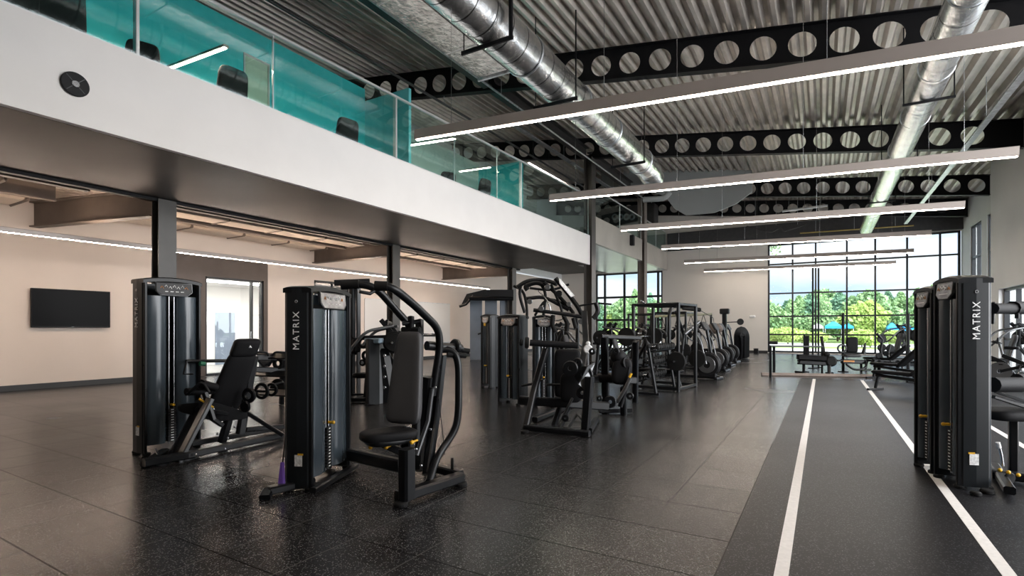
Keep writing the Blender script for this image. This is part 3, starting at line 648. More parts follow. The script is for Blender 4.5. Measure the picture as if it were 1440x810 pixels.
# ================================================================ OUTSIDE
GRASS = pmat('mown_grass', (.20, .30, .08), .9, var=.25, scale=.3)
PAVE = pmat('pale_paving', (.50, .50, .48), .8, var=.06, scale=.5)
tag(MB().box((-5, 48.5, -.08), (160, 27.2, .06)).build('paved_yard', PAVE), kind='structure')
tag(MB().box((-5, 130, -.10), (260, 192, .06)).build('lawn', GRASS), kind='structure')
tag(MB().box((3, 47.6, -.035), (40, 4.5, .04)).build('grass_verge', GRASS), kind='structure')
def leafmat(name, c0, c1):
    m, nt, p = newmat(name); N = nt.nodes.new; L = nt.links.new
    g = N('ShaderNodeNewGeometry'); r = N('ShaderNodeValToRGB'); r.color_ramp.elements[0].color = (*c0, 1); r.color_ramp.elements[1].color = (*c1, 1)
    L(g.outputs['Random Per Island'], r.inputs['Fac']); L(r.outputs['Color'], p.inputs['Base Color']); p.inputs['Roughness'].default_value = .7
    return m
LEAFA = leafmat('pine_foliage', (.07, .17, .11), (.22, .38, .24)); LEAFB = leafmat('bright_foliage', (.26, .40, .08), (.50, .60, .20)); LEAFC = leafmat('mid_foliage', (.12, .24, .10), (.30, .44, .20))
BARK = pmat('bark', (.10, .075, .055), .9)
def crown(seed, kind, H, R):
    rnd = random.Random(seed); mb = MB(); n = 1500
    for i in range(n):
        if kind == 'pine':
            z = rnd.random() ** .8; rad = R * (1 - z) ** .75 * (.35 + .65 * rnd.random() ** .5) * (1 + .22 * math.sin(z * 26)); a = rnd.random() * 2 * PI
            c = V((math.cos(a) * rad, math.sin(a) * rad, H * (.12 + .88 * z)))
        else:
            d = V((rnd.gauss(0, 1), rnd.gauss(0, 1), rnd.gauss(0, 1))).normalized() * (rnd.random() ** .33)
            lump = 1 + .18 * math.sin(3 * math.atan2(d.y, d.x) + seed) + .1 * math.sin(5 * d.z)
            c = V((d.x * R * lump, d.y * R * lump, H * .58 + d.z * H * .42))
        s_ = (.15 + .22 * rnd.random()) * (R / 2.2)
        u = V((rnd.gauss(0, 1), rnd.gauss(0, 1), rnd.gauss(0, .7))).normalized(); w_ = u.orthogonal().normalized(); k = u.cross(w_)
        mb.add([c + w_ * s_, c + k * s_ * .7, c - w_ * s_, c - k * s_ * .7, c + u * s_ * .4], [(0, 1, 4), (1, 2, 4), (2, 3, 4), (3, 0, 4), (3, 2, 1, 0)])
    return mb
protos = []
for sd, kind, H, R, lm, nm in ((1, 'pine', 8.6, 2.3, LEAFA, 'conifer_tree'), (2, 'pine', 7.4, 2.0, LEAFA, 'conifer_tree'), (3, 'round', 5.4, 2.3, LEAFC, 'leafy_tree'), (4, 'round', 4.6, 2.0, LEAFB, 'yellow_green_tree'), (5, 'pine', 6.6, 2.1, LEAFC, 'conifer_tree')):
    t = thing(nm, '', 'tree'); crown(sd, kind, H, R).build('foliage', lm, t, world=False)
    MB().tube([(0, 0, 0), (.05, 0, H * .5), (0, 0, H * .9)], .15, rs=[.18, .12, .04]).build('trunk', BARK, t, world=False); protos.append(t)
used = set(); rnd = random.Random(11)
TL = ('dark green conifer in the tree line outside the windows', 'dark green conifer in the tree line outside the windows', 'mid green rounded tree in the tree line outside the windows', 'yellow green rounded tree in front of the conifers outside', 'mid green narrow conifer in the tree line outside the windows')
def plant(k, u, Y, sc_=1.0, zz=1.0):
    p = atY(u, 470, Y); loc = (p.x, p.y, -.07)
    if k not in used: used.add(k); o = protos[k]; o.location = loc
    else: o = dup(protos[k], loc, rnd.random() * 6)
    o.scale = (sc_, sc_, sc_ * zz * rnd.uniform(.92, 1.1)); o['label'] = TL[k]; o['group'] = 'tree line outside'
u = 1052
for i in range(27):
    k = (2, 1, 0, 4, 0, 1, 4, 0, 2, 1, 0, 0, 4, 2)[i % 14]; env = 1.02 if u < 1105 else (1.12 if u < 1205 else (.92 if u < 1245 else 1.06))
    plant(k, u + rnd.uniform(-4, 4), rnd.uniform(80, 92), env * rnd.uniform(.90, 1.08) * (1.2 if k == 2 else 1), .68 if k in (0, 1) else (.84 if k == 4 else 1)); u += 12.5
for uu, k, s_ in ((1088, 2, .75), (1112, 4, .7), (1136, 2, .62), (1202, 3, .8), (1219, 3, .95), (1160, 4, .72), (1178, 2, .66), (1250, 2, .8), (1290, 4, .8), (1335, 2, .9)):
    plant(k, uu, rnd.uniform(66, 74), s_)
for uu, k, s_ in ((838, 0, .8), (852, 2, 1.0), (866, 3, .9), (880, 2, 1.1), (893, 4, 1.0), (915, 1, .9), (928, 2, 1.1), (940, 0, .9)):
    plant(k, uu, rnd.uniform(70, 84), s_)
# overhanging branch close to the window's upper left corner
t = thing('overhanging_branch', 'dark green leafy branch hanging in at the upper left window corner', 'branch', atY(1085, 350, 39))
mb = MB(); rb = random.Random(3)
for i in range(220):
    c = atY(1066 + 34 * rb.random(), 338 + 20 * rb.random() * (1 if rb.random() < .5 else .6), 39 + rb.uniform(-.8, .8)); s_ = .10
    u_ = V((rb.gauss(0, 1), rb.gauss(0, 1), rb.gauss(0, 1))).normalized(); w_ = u_.orthogonal().normalized(); k_ = u_.cross(w_)
    mb.add([c + w_ * s_, c + k_ * s_ * .6, c - w_ * s_, c - k_ * s_ * .6], [(0, 1, 2, 3)])
mb.build('foliage', LEAFC, t)
MB().tube([atY(1040, 335, 39), atY(1064, 340, 39), atY(1092, 350, 39)], .06, rs=[.1, .06, .02]).tube([atY(1040, 335, 39), V((atY(1040, 335, 39).x - .6, 39, -.07))], .15).build('limb', BARK, t)
# low shrubs
sh = thing('low_shrub', '', 'shrub'); crown(9, 'round', 1.5, 1.1).build('foliage', LEAFB, sh, world=False); MB().tube([(0, 0, 0), (0, 0, .7)], .05).build('stem', BARK, sh, world=False)
for i, (uu, Y, s_) in enumerate(((1088, 58, 1.0), (1108, 57, 1.1), (1128, 60, .9), (1150, 58, .8), (1212, 50, .95), (1224, 49, .8), (1200, 51, .7), (1262, 60, .9), (1300, 58, 1.0), (860, 60, 1.0), (884, 58, 1.1))):
    p = atY(uu, 470, Y); o = sh if i == 0 else dup(sh, (0, 0, 0), i)
    o.location = (p.x, p.y, -.07); o.scale = (s_, s_, s_); o['label'] = 'low yellow green shrub on the lawn beyond the paving'; o['group'] = 'shrubs outside'
BLU = pmat('blue_canvas', (.01, .28, .62), .5, var=.2, scale=1)
WCAN = pmat('white_canvas', (.75, .75, .78), .6)
for i, (u0, u1, v0, v1, m, lb) in enumerate(((1160, 1184, 452.5, 462, BLU, 'bright blue canopy tent outside, left one of the blue tents'), (1184, 1200, 455, 462, BLU, 'small bright blue canopy tent outside beside the shrub'), (1246, 1262, 454, 464, BLU, 'blue canopy tent outside, seen by the right side machines'), (1264, 1284, 455, 466, BLU, 'blue canopy tent outside nearest the double weight tower'), (1142, 1158, 455, 462, WCAN, 'white canopy tent outside left of the blue tents'))):
    Y = 66; a = atY(u0, v0, Y); b_ = atY(u1, v1, Y); t = thing('canopy_tent', lb, 'tent', ((a.x + b_.x) / 2, Y, -.07), 0, 'canopy tents outside')
    cx = (a.x + b_.x) / 2; wx = (b_.x - a.x) / 2; zt = a.z; zb = b_.z
    MB().loft([[V((cx + sx_ * wx * k, Y + sy_ * 1.2 * k, z)) for sx_, sy_ in ((-1, -1), (1, -1), (1, 1), (-1, 1))] for z, k in ((zb, 1), (zb + .35 * (zt - zb), 1), (zt, .15))], smooth=False).build('canopy', m, t)
    for sx_ in (-1, 1):
        for sy_ in (-1, 1): MB().tube([(cx + sx_ * wx * .96, Y + sy_ * 1.1, -.07), (cx + sx_ * wx * .96, Y + sy_ * 1.1, zb + .05)], .03, n=6).build('leg', STEEL, t)

# ================================================================ STRENGTH MACHINES
def lettering(parent, txt, M, size, mat, depth=.002):
    cu = bpy.data.curves.new('lettering', 'FONT'); cu.body = txt; cu.size = size; cu.extrude = depth; cu.align_x = 'CENTER'; cu.align_y = 'CENTER'; cu.space_character = 1.22
    tmp = bpy.data.objects.new('tmp', cu); C.objects.link(tmp); dg = bpy.context.evaluated_depsgraph_get(); me = bpy.data.meshes.new_from_object(tmp.evaluated_get(dg)); bpy.data.objects.remove(tmp)
    me.materials.clear(); me.materials.append(mat); me.transform(M); o = bpy.data.objects.new('lettering', me); C.objects.link(o); o.parent = parent; return o
def tower_parts(t, L_, W, H, x0=0.0, mark=None, plaque='grey', z0=.03, stack=True, vis=True):
    """shrouded weight stack: face on +y, length along x; all in the machine's own frame"""
    B = lambda n, mb, m, p=t: mb.build(n, m, p, world=False)
    hl, hw = L_ / 2, W / 2
    # end panels: tall plates with a shallow outward bow
    for sx_ in (-1, 1):
        prof = [(-hw, -.012), (-hw + .03, .012), (0, .018), (hw - .03, .012), (hw, -.012), (hw - .01, -.03), (-hw + .01, -.03)]
        rings = [[V((x0 + sx_ * (hl + b_), a, z)) for a, b_ in prof] for z in (z0, .10, H - .06, H - .02)]
        pn = B('end_panel', MB().loft(rings, smooth=False), SIDE)
        if mark == sx_:
            M_ = Matrix.Translation((x0 + sx_ * (hl + .021), 0, H - .50)) @ Matrix(((0, 0, sx_), (0, 1, 0), (1, 0, 0))).to_4x4()
            # text runs upward: local x -> +z, local y -> horizontal, local z -> outward
            ex, ez = V((0, 0, 1)), V((sx_, 0, 0)); ey = ez.cross(ex)
            M_ = Matrix((( ex.x, ey.x, ez.x, x0 + sx_ * (hl + .021)), (ex.y, ey.y, ez.y, 0), (ex.z, ey.z, ez.z, H - .40), (0, 0, 0, 1)))
            lettering(pn, 'MATRIX', M_, .082, WHT)
            c_ = V((x0 + sx_ * (hl + .02), 0, H - .14)); B('badge', MB().disc(c_, (1, 0, 0), .016, .006, n=16, hole=.006), STEEL, pn)
            B('safety_label', MB().box((x0 + sx_ * (hl + .02), hw * .15, .28), (.004, .07, .10)), LBL, pn)
            B('caution_mark', MB().box((x0 + sx_ * (hl + .021), hw * .15 + .02, .335), (.004, .05, .016)), YEL, pn)
    # back skin and face: two bowed translucent looking shrouds either side of the central slot
    B('back_skin', MB().loft([[V((x0 - hl, -hw + .01, z)), V((x0 + hl, -hw + .01, z)), V((x0 + hl, -hw + .03, z)), V((x0 - hl, -hw + .03, z))] for z in (z0 + .05, H - .05)], smooth=False), SHR)
    slot = .05
    for sx_ in (-1, 1):
        w0, w1 = slot, hl - .02
        prof = []
        for k in range(9):
            q = k / 8; x_ = w0 + (w1 - w0) * q; prof.append((x_, hw - .06 + .065 * math.sin(PI * min(1, q * 1.0)) ** .6 + (.01 if q > .8 else 0)))
        inner = [(x_, y_ - .012) for x_, y_ in prof[::-1]]
        rings = [[V((x0 + sx_ * a, b_, z)) for a, b_ in prof + inner] for z in (z0 + .08, H - .20)]
        B('shroud', MB().loft(rings, smooth=True), SHR)
        B('edge_post', MB().bar([(x0 + sx_ * (hl - .012), hw - .005, z0), (x0 + sx_ * (hl - .012), hw - .005, H - .03)], .03, .035, up=(0, 1, 0)), BLK)
    # dark well behind the slot, rods, plates
    B('inner_well', MB().box((x0, -hw + .06, H / 2), (L_ - .1, .03, H - .3)), BLK2)
    for sx_ in (-1, 1): B('guide_rod', MB().tube([(x0 + sx_ * .028, hw - .05, z0 + .06), (x0 + sx_ * .028, hw - .05, H - .2)], .008, n=8), STEEL)
    if stack:
        mb = MB(); n = 13
        for k in range(n): mb.box((x0, hw - .055, z0 + .10 + k * .030), (.09, .06, .026), b=.003)
        st = B('weight_stack', mb, BLK2)
        mb = MB()
        for k in range(n): mb.box((x0, hw - .022, z0 + .10 + k * .030), (.03, .003, .008))
        B('plate_number', mb, WHT, st)
        B('selector_pin', MB().tube([(x0 + .01, hw - .03, z0 + .52), (x0 + .01, hw + .02, z0 + .52)], .014).ball((x0 + .01, hw + .02, z0 + .52), .018), YEL, st)
    # arched top cap
    rings = []
    for k in range(13):
        q = k / 12; x_ = x0 - hl - .015 + (L_ + .03) * q; zt = H - .012 + .035 * math.sin(PI * q) ** .7
        rings.append([V((x_, -hw - .005, zt - .05)), V((x_, -hw - .005, zt - .01)), V((x_, -hw + .03, zt)), V((x_, hw - .03, zt)), V((x_, hw + .012, zt - .015)), V((x_, hw + .012, zt - .05))])
    B('top_cap', MB().loft(rings, smooth=False), BLK)
    # header plaque, leaning back a little
    wp = hl * .62; zc = H - .115
    pl = [(-wp, .065), (wp, .065), (wp, -.03), (wp - .05, -.07), (-wp + .05, -.07), (-wp, -.03)]
    hd = B('header_plaque', MB().prism([V((x0 + a, hw + .006 - b_ * .12, zc + b_)) for a, b_ in pl], (0, .03, 0)), PLAQ if plaque == 'grey' else BLK)
    B('header_rim', MB().tube([V((x0 + a * 1.05, hw + .016 - b_ * .12, zc + b_ * 1.08)) for a, b_ in pl + pl[:1]], .006, n=6), DSTEEL, hd)
    rr = random.Random(int(L_ * 100)); mb = MB(); mo = MB()
    for k in range(7): 
        cx = -wp * .7 + wp * 1.4 * k / 6; zz = zc + .02 + (.01 if k % 2 else -.005)
        (mo if k in (0, 6) else mb).tube([(x0 + cx - .018, hw + .023 - .02 * .12, zz - .015), (x0 + cx, hw + .023, zz + .015), (x0 + cx + .018, hw + .023, zz - .010)], .0035, n=5)
    for k in range(4): mb.box((x0 - wp * .45 + wp * .3 * k, hw + .026, zc - .032), (.035, .003, .008))
    B('exercise_diagram', mb, WHT, hd); B('muscle_mark', mo, ORG, hd)
    for sx_ in (-1, 1):
        for sy_ in (-1, 1): B('foot', MB().disc((x0 + sx_ * (hl - .03), sy_ * (hw - .02), .018), (0, 0, 1), .045, .036, n=16), RUB)

def pixtube(mb, pts, r, **k): return mb.tube([at(*p) for p in pts], r, **k)
def local_frame(o):
    return root_matrix(o)

# ---------- 1. chest press in front
near = V((-3.90, 3.07, 0)); a_ = V((-.40, .915, 0)).normalized()
L_, W_ = .80, .25
n_ = V((a_.y, -a_.x, 0)); ctr = near + a_ * L_ / 2 - n_ * W_ / 2
t = thing('chest_press_machine', 'selectorized press machine in front with grey back pad and lettered weight tower', 'exercise machine', (ctr.x, ctr.y, 0), math.atan2(-a_.y, -a_.x))
tower_parts(t, L_, W_, 1.83, mark=1)
SP = t
def P(name, mb, m, par=None): return mb.build(name, m, par or SP)
# tower foot rails
P('tower_foot', MB().bar([gnd(378, 690, .05), gnd(440, 676, .05)], .10, .07).bar([gnd(372, 700, .02), gnd(378, 689, .05)], .09, .05), BLK)
P('tower_foot', MB().bar([gnd(440, 690, .045), gnd(500, 655, .045)], .06, .05), BLK)
P('link_beam', MB().bar([at(492, 639, 5.35), at(565, 655, 4.75)], .08, .12), BLK)
P('base_rail', MB().bar([gnd(560, 699, .07), gnd(648, 671, .07)], .11, .09), BLK)
P('base_rail', MB().bar([gnd(600, 655, .07), gnd(648, 668, .07)], .08, .08), BLK)
for u, v in ((563, 709), (648, 681), (605, 665)): P('foot', MB().disc(gnd(u, v, .02), (0, 0, 1), .062, .04, n=18), RUB)
b0 = gnd(572, 702, .1)
P('seat_post', MB().bar([b0, V((b0.x, b0.y, .50))], .10, .12, up=(0, 1, 0)), BLK)
P('instruction_label', MB().box(at(572, 648, 4.26), (.035, .01, .11), rz=.3), LBL)
fwd = (at(505, 608, 4.30) - at(590, 608, 4.62)); fwd.z = 0; fwd.normalize(); side = V((fwd.y, -fwd.x, 0))
sc_ = at(546, 611, 4.42)
P('seat', MB().cushion(sc_, side, fwd, (0, 0, 1), .175, .235, .042, e=.55, taper=.25), VINB)
P('seat_shell', MB().cushion(sc_ - V((0, 0, .045)), side, fwd, (0, 0, 1), .14, .19, .03, e=.5), BLK)
P('seat_carriage', MB().bar([at(535, 622, 4.42), at(575, 640, 4.5)], .10, .06).bar([at(575, 620, 4.5), at(575, 655, 4.5)], .08, .08), BLK)
for (u, v) in ((521, 629), (543, 629), (579, 622)): P('adjuster_knob', MB().ball(at(u, v, 4.36), .018).tube([at(u, v, 4.36), at(u + 8, v - 3, 4.42)], .009), YEL)
P('seat_number_plate', MB().box(at(524, 619, 4.28), (.06, .015, .04), axes=(fwd, side, (0, 0, 1))), LBL)
# back pad
wb = (at(596, 600, 4.7) - at(545, 600, 4.45)); pu = V((.97, .24, 0)).normalized(); up_ = (at(578, 470, 4.78) - at(568, 592, 4.60)).normalized(); pn_ = pu.cross(up_).normalized()
pc = at(572, 530, 4.66)
P('back_pad', MB().cushion(pc, pu, up_, pn_, .172, .415, .045, e=.30, taper=.30, en=.45), VIN)
P('back_pad_shell', MB().cushion(pc - pn_ * -.04 if pn_.y > 0 else pc - pn_ * .04, pu, up_, pn_, .155, .40, .035, e=.3, taper=.3), BLK)
P('pad_support', MB().bar([at(584, 620, 4.78), at(590, 470, 4.86), at(590, 450, 4.9)], .07, .06, up=(0, 1, 0)), BLK)
P('pad_top_bracket', MB().box(at(578, 465, 4.78), (.20, .05, .07), b=.015, rz=.24).bar([at(578, 464, 4.78), at(578, 445, 4.80)], .05, .05).tube([at(566, 455, 4.76), at(590, 452, 4.84)], .022), BLK)
P('pad_post', MB().bar([at(570, 600, 4.55), at(572, 656, 4.50)], .07, .07), BLK)
# press arms
P('press_arm', pixtube(MB(), [(482, 401, 4.70), (509, 399, 4.72), (531, 406, 4.78), (562, 442, 4.95), (577, 458, 5.0), (578, 482, 5.0)], .036, bend=.10), BLK)
P('press_arm', pixtube(MB(), [(528, 402, 4.40), (551, 403, 4.42), (584, 430, 4.65), (616, 461, 4.92), (619, 485, 4.95), (611, 535, 4.95), (608, 556, 4.95)], .037, bend=.10), BLK)
for pts in ([(480, 401, 4.70), (505, 399.5, 4.71)], [(527, 402, 4.40), (545, 402.5, 4.41)]): P('hand_grip', pixtube(MB(), pts, .043), RUB)
P('handle_bar', pixtube(MB(), [(505, 410, 4.65), (520, 413, 4.70), (531, 406, 4.78)], .016), BLK)
P('cross_bar', pixtube(MB(), [(592, 471, 4.9), (618, 471, 4.95)], .016), STEEL)
P('arm_pivot', MB().tube([at(600, 486, 4.9), at(648, 490, 5.2)], .045).disc(at(640, 488, 5.15), at(648, 490, 5.2) - at(600, 486, 4.9), .08, .05), BLK)
# main uprights
P('main_upright', MB().bar([at(602, 530, 4.95), at(596, 600, 4.98), at(590, 662, 4.80)], .12, .10, bend=.1), BLK)
P('main_upright', MB().bar([at(622, 500, 5.1), at(612, 590, 5.0), at(600, 668, 4.75)], .07, .08, bend=.1), BLK)
P('counter_frame', pixtube(MB(), [(612, 492, 5.0), (636, 491, 5.05), (645, 508, 5.05), (645, 575, 5.02), (641, 605, 5.0), (614, 642, 4.85), (603, 678, 4.62)], .036, bend=.14), BLK)
P('counter_lever', pixtube(MB(), [(608, 545, 4.9), (602, 592, 4.9), (586, 640, 4.8)], .022), DSTEEL)
P('rear_grip', MB().tube([at(655, 500, 5.1), at(629, 498, 5.02)], .028), RUB)
P('rear_grip', MB().tube([at(660, 494, 5.25), at(640, 491, 5.2)], .028), RUB)
P('cable', pixtube(MB(), [(617, 560, 4.9), (626, 640, 4.9)], .005, n=6), BLK2)
for (u, v, d) in ((592, 655, 4.66), (585, 632, 4.75), (605, 604, 4.9), (612, 545, 4.88), (600, 690, 4.5), (628, 680, 4.72)): P('bolt', MB().disc(at(u, v, d), (.6, -.8, 0), .014, .02, n=10), STEEL)
P('pulley', MB().disc(at(636, 652, 4.92), (.8, .6, 0), .055, .03, n=18), RUB)
t = tag(MB().tube([at(405, 548, 4.75), at(403, 600, 4.72), at(397, 655, 4.66), at(394, 676, 4.62)], .006, n=6).build('hanging_strap', BLK2), 'thin black strap with purple end hanging beside the lettered tower', 'strap')
MB().prism([at(392, 683, 4.6), at(400, 683, 4.6), at(398, 650, 4.64), at(396, 650, 4.64)], (.01, .015, 0)).build('strap_end', PUR, t)

# ---------- 2. leg press on the left
t = thing('leg_press_machine', 'selectorized leg machine with tall weight tower in front of the screen wall', 'exercise machine', (-6.74, 3.27, 0), -PI / 2)
SP = t
tower_parts(t, .62, .27, 2.03, mark=1, plaque='black')
P('base_rail', MB().bar([gnd(202, 651, .06), gnd(262, 640, .06), gnd(396, 611, .06)], .10, .08), BLK)
P('base_rail', MB().bar([gnd(268, 624, .06), gnd(385, 602, .06)], .08, .07), BLK)
P('front_foot', MB().bar([gnd(204, 653, .03), gnd(232, 634, .03)], .09, .06), BLK)
P('foot_frame', MB().bar([at(251, 648, 5.72), at(296, 560, 5.95)], .10, .05), DSTEEL)
P('foot_frame', MB().bar([at(240, 640, 6.0), at(284, 560, 6.2)], .08, .05), BLK)
P('foot_plate', MB().prism([at(243, 640, 5.95), at(255, 645, 5.7), at(290, 566, 5.95), at(278, 562, 6.2)], (.03, .02, .01)), BLK2)
u3 = (at(345, 492, 6.5) - at(312, 580, 6.45)).normalized(); s3 = V((.35, .94, 0)).normalized(); n3 = s3.cross(u3)
P('back_pad', MB().cushion(at(327, 537, 6.45), s3, u3, n3, .19, .40, .055, e=.35, taper=.15), VINB)
P('head_rest', MB().cushion(at(345, 489, 6.48), s3, u3, n3, .15, .115, .07, e=.35), VINB)
P('headrest_badge', MB().disc(at(352, 488, 6.32), (.6, -.8, 0), .02, .02, n=3), LBL)
P('seat', MB().cushion(at(301, 579, 6.2), s3, (at(270, 572, 6.1) - at(312, 584, 6.3)).normalized(), (0, 0, 1), .20, .24, .045, e=.4), VINB)
P('pad_frame', MB().bar([at(357, 500, 6.6), at(345, 570, 6.6), at(338, 610, 6.55)], .08, .10), BLK)
P('pad_frame', MB().bar([at(330, 560, 6.5), at(312, 622, 6.45)], .09, .09), BLK)
P('leg_roller', MB().tube([at(262, 551, 5.95), at(300, 549, 6.25)], .045), VINB)
P('leg_roller', MB().tube([at(283, 540, 6.0), at(303, 545, 6.2)], .05), VINB)
P('side_handle', pixtube(MB(), [(264, 554, 5.95), (272, 547, 5.95), (284, 536, 5.98), (294, 552, 6.0)], .018, bend=.05), BLK)
P('lever_arm', MB().bar([at(288, 552, 5.98), at(300, 590, 6.0), at(312, 598, 6.1)], .06, .05), BLK)
P('link_bar', MB().bar([at(275, 575, 5.98), at(320, 582, 6.2)], .05, .05), BLK)
P('press_handle', pixtube(MB(), [(262, 508, 6.25), (337, 507, 6.9)], .022), BLK)
P('handle_frame', pixtube(MB(), [(263, 507, 6.25), (258, 526, 6.2), (272, 526, 6.25)], .011), BLK)
P('green_grip', pixtube(MB(), [(281, 511, 6.3), (288, 512, 6.35)], .028), GRN)
P('cam_wheel', MB().disc(at(350, 556, 6.4), (.3, -.95, 0), .095, .04, hole=.045).disc(at(345, 572, 6.38), (.3, -.95, 0), .07, .04), BLK)
P('cam_wheel', MB().disc(at(368, 550, 6.8), (.3, -.95, 0), .11, .03, hole=.07).box(at(368, 550, 6.8), (.2, .02, .03), rz=.3), BLK)
P('cam_wheel', MB().disc(at(382, 548, 6.9), (.3, -.95, 0), .09, .03, hole=.055).box(at(382, 548, 6.9), (.17, .02, .025), rz=.3), BLK)
P('crank_handle', pixtube(MB(), [(384, 541, 6.9), (398, 537, 6.9)], .012), DSTEEL)
for (u, v, d) in ((300, 575, 6.0), (306, 610, 6.1), (320, 616, 6.2), (330, 600, 6.3), (283, 588, 6.0), (276, 640, 5.75), (316, 631, 6.1), (350, 622, 6.4), (235, 651, 5.6)): P('bolt', MB().disc(at(u, v, d), (.6, -.8, 0), .016, .02, n=10), STEEL)
P('adjuster_knob', MB().ball(at(292, 566, 5.95), .02).tube([at(280, 561, 5.9), at(300, 573, 6.0)], .012), YEL)
P('seat_label', MB().prism([at(280, 603, 5.98), at(285, 590, 5.98), at(288, 604, 5.98)], (.01, .01, 0)), LBL)
P('floor_tie', MB().tube([at(219, 632, 5.9), at(226, 650, 5.65)], .012), STEEL)
P('crossbeam', MB().bar([at(338, 575, 6.55), at(398, 612, 6.7)], .05, .05).bar([at(345, 604, 6.7), at(398, 600, 7.2)], .07, .06), BLK)

# ---------- 3. double tower on the right
t = thing('dual_weight_tower_machine', 'tall double weight tower with pale lettering standing on the lane lines at right', 'exercise machine', (1.06, 6.55, 0), math.atan2(.958, -.285))
SP = t
an = V((-.285, .958, 0)).normalized(); pd_ = V((.958, .285, 0)).normalized()
near3 = V((1.06, 6.10, 0)); Wt = .25
m3 = root_matrix(t).inverted()
c1 = near3 + an * .215 + pd_ * Wt / 2; c2 = near3 + an * .70 + pd_ * .11
t.location = (c1.x, c1.y, 0)
tower_parts(t, .40, Wt, 1.92, x0=0, mark=-1)
tower_parts(t, .34, .20, 1.86, x0=.47)
# the second skin column seen between the two stacks
rings = []
for z in (.10, 1.70, 1.86):
    ring = []
    for k in range(16):
        th = 2 * PI * k / 16; ring.append(V((.235 + .13 * math.cos(th), -.01 + .12 * math.sin(th), z)) * 1)
    rings.append([V((p.x, p.y, z)) for p in ring])
MB().loft(rings).build('link_shroud', SHR, t, world=False)
P('upper_roller', MB().tube([at(1396, 434, 4.85), at(1475, 434, 5.15)], .052).tube([at(1424, 433, 4.95), at(1440, 433, 5.02)], .065), VINB)
P('upper_bracket', MB().bar([at(1395, 455, 4.9), at(1396, 425, 4.85)], .03, .03), BLK)
P('hook', MB().bar([at(1430, 438, 4.95), at(1430, 448, 4.95)], .03, .03), BLK)
P('knee_roller', MB().tube([at(1396, 541, 4.9), at(1470, 541, 5.1)], .072), VINB)
P('knee_roller', MB().tube([at(1430, 534, 5.2), at(1480, 534, 5.4)], .06), VINB)
P('seat', MB().cushion(at(1425, 582, 5.05), V((.86, .51, 0)), V((-.51, .86, 0)), (0, 0, 1), .30, .2, .05, e=.45), VINB)
P('seat_arm', MB().bar([at(1397, 550, 5.2), at(1445, 566, 5.1), at(1470, 570, 5.1)], .05, .03), DSTEEL)
P('seat_arm', MB().bar([at(1397, 558, 5.0), at(1450, 575, 5.0)], .04, .03), BLK)
P('base_rail', MB().bar([gnd(1394, 666, .06), gnd(1480, 676, .06)], .10, .08).bar([gnd(1398, 655, .06), gnd(1420, 690, .06)], .08, .07), BLK)
P('foot', MB().disc(gnd(1388, 691, .02), (0, 0, 1), .05, .04).disc(gnd(1372, 694, .02), (0, 0, 1), .04, .04), RUB)
P('lever', pixtube(MB(), [(1404, 624, 4.8), (1408, 640, 4.8), (1410, 655, 4.8)], .013), STEEL)
P('lever_tip', MB().tube([at(1403, 622, 4.8), at(1405, 630, 4.8)], .018), LBL)
for (u, v) in ((1406, 661), (1418, 664), (1432, 668)): P('adjuster_knob', MB().ball(at(u, v, 4.75), .018), YEL)
P('pulley', MB().disc(at(1420, 672, 4.8), (.6, -.8, 0), .05, .03), RUB)
P('seat_post', MB().bar([at(1425, 590, 5.05), at(1425, 668, 5.05)], .07, .07), BLK)

# ================================================================ MACHINES FARTHER BACK
def face_rz(nx, ny): return math.atan2(-nx, ny)          # turns +y to the given outward direction
# ---------- middle group
g = gnd(689, 545); t = thing('weight_tower', 'narrow dark weight tower standing behind the middle pair of towers', 'exercise machine', (g.x, g.y, 0), face_rz(-.3, -1))
tower_parts(t, .34, .28, 1.78)
MB().box((0, .17, 1.55), (.06, .02, .07)).build('yellow_tag', YEL, t, world=False)
g = gnd(716, 569); g.y += .15
t = thing('multi_station_machine', 'twin shrouded weight towers with a tangle of black pulldown arms above, mid hall', 'exercise machine', (g.x, g.y, 0), face_rz(-.12, -1))
SP = t
tower_parts(t, .50, .30, 1.70)
g2 = gnd(754, 573); t2 = thing('multi_station_tower', '', '', (0, 0, 0)); bpy.data.objects.remove(t2)
class _F: pass
def tower_at(parent, g, rz, **k):
    """a second weight tower standing turned beside the first one"""
    e = bpy.data.objects.new('second_tower', None); C.objects.link(e); e.location = (g.x, g.y, 0); e.rotation_euler = (0, 0, rz)
    tower_parts(e, **k)
    mi = root_matrix(parent).inverted() @ root_matrix(e)
    for o in [x for x in C.objects if x.parent == e]:
        o.parent = parent; todo = [o] + [c for c in C.objects if c.parent == o] 
        for q in todo: q.data.transform(mi)
    bpy.data.objects.remove(e)
tower_at(t, gnd(752, 573) + V((.05, .25, 0)), face_rz(.55, -.85), L_=.38, W=.26, H=1.68)
for pts, r in (([(781, 391, 9.6), (800, 414, 9.6), (819, 440, 9.5), (825, 482, 9.5), (826, 556, 9.3)], .055), ([(765, 397, 9.8), (790, 420, 9.8), (812, 446, 9.7), (812, 490, 9.6)], .045),
               ([(727, 404, 9.9), (742, 394, 9.9), (770, 394, 9.9), (783, 400, 9.8)], .05), ([(722, 402, 10.2), (736, 408, 10.2), (741, 430, 10.1), (741, 448, 10)], .035),
               ([(750, 436, 9.5), (790, 441, 9.5), (821, 446, 9.5)], .045), ([(745, 405, 9.9), (775, 409, 9.9), (800, 400, 9.9)], .03), ([(752, 444, 9.8), (768, 418, 9.8), (792, 426, 9.8), (806, 440, 9.8)], .03)):
    P('pulldown_arm', pixtube(MB(), pts, r * .8, bend=.2), BLK)
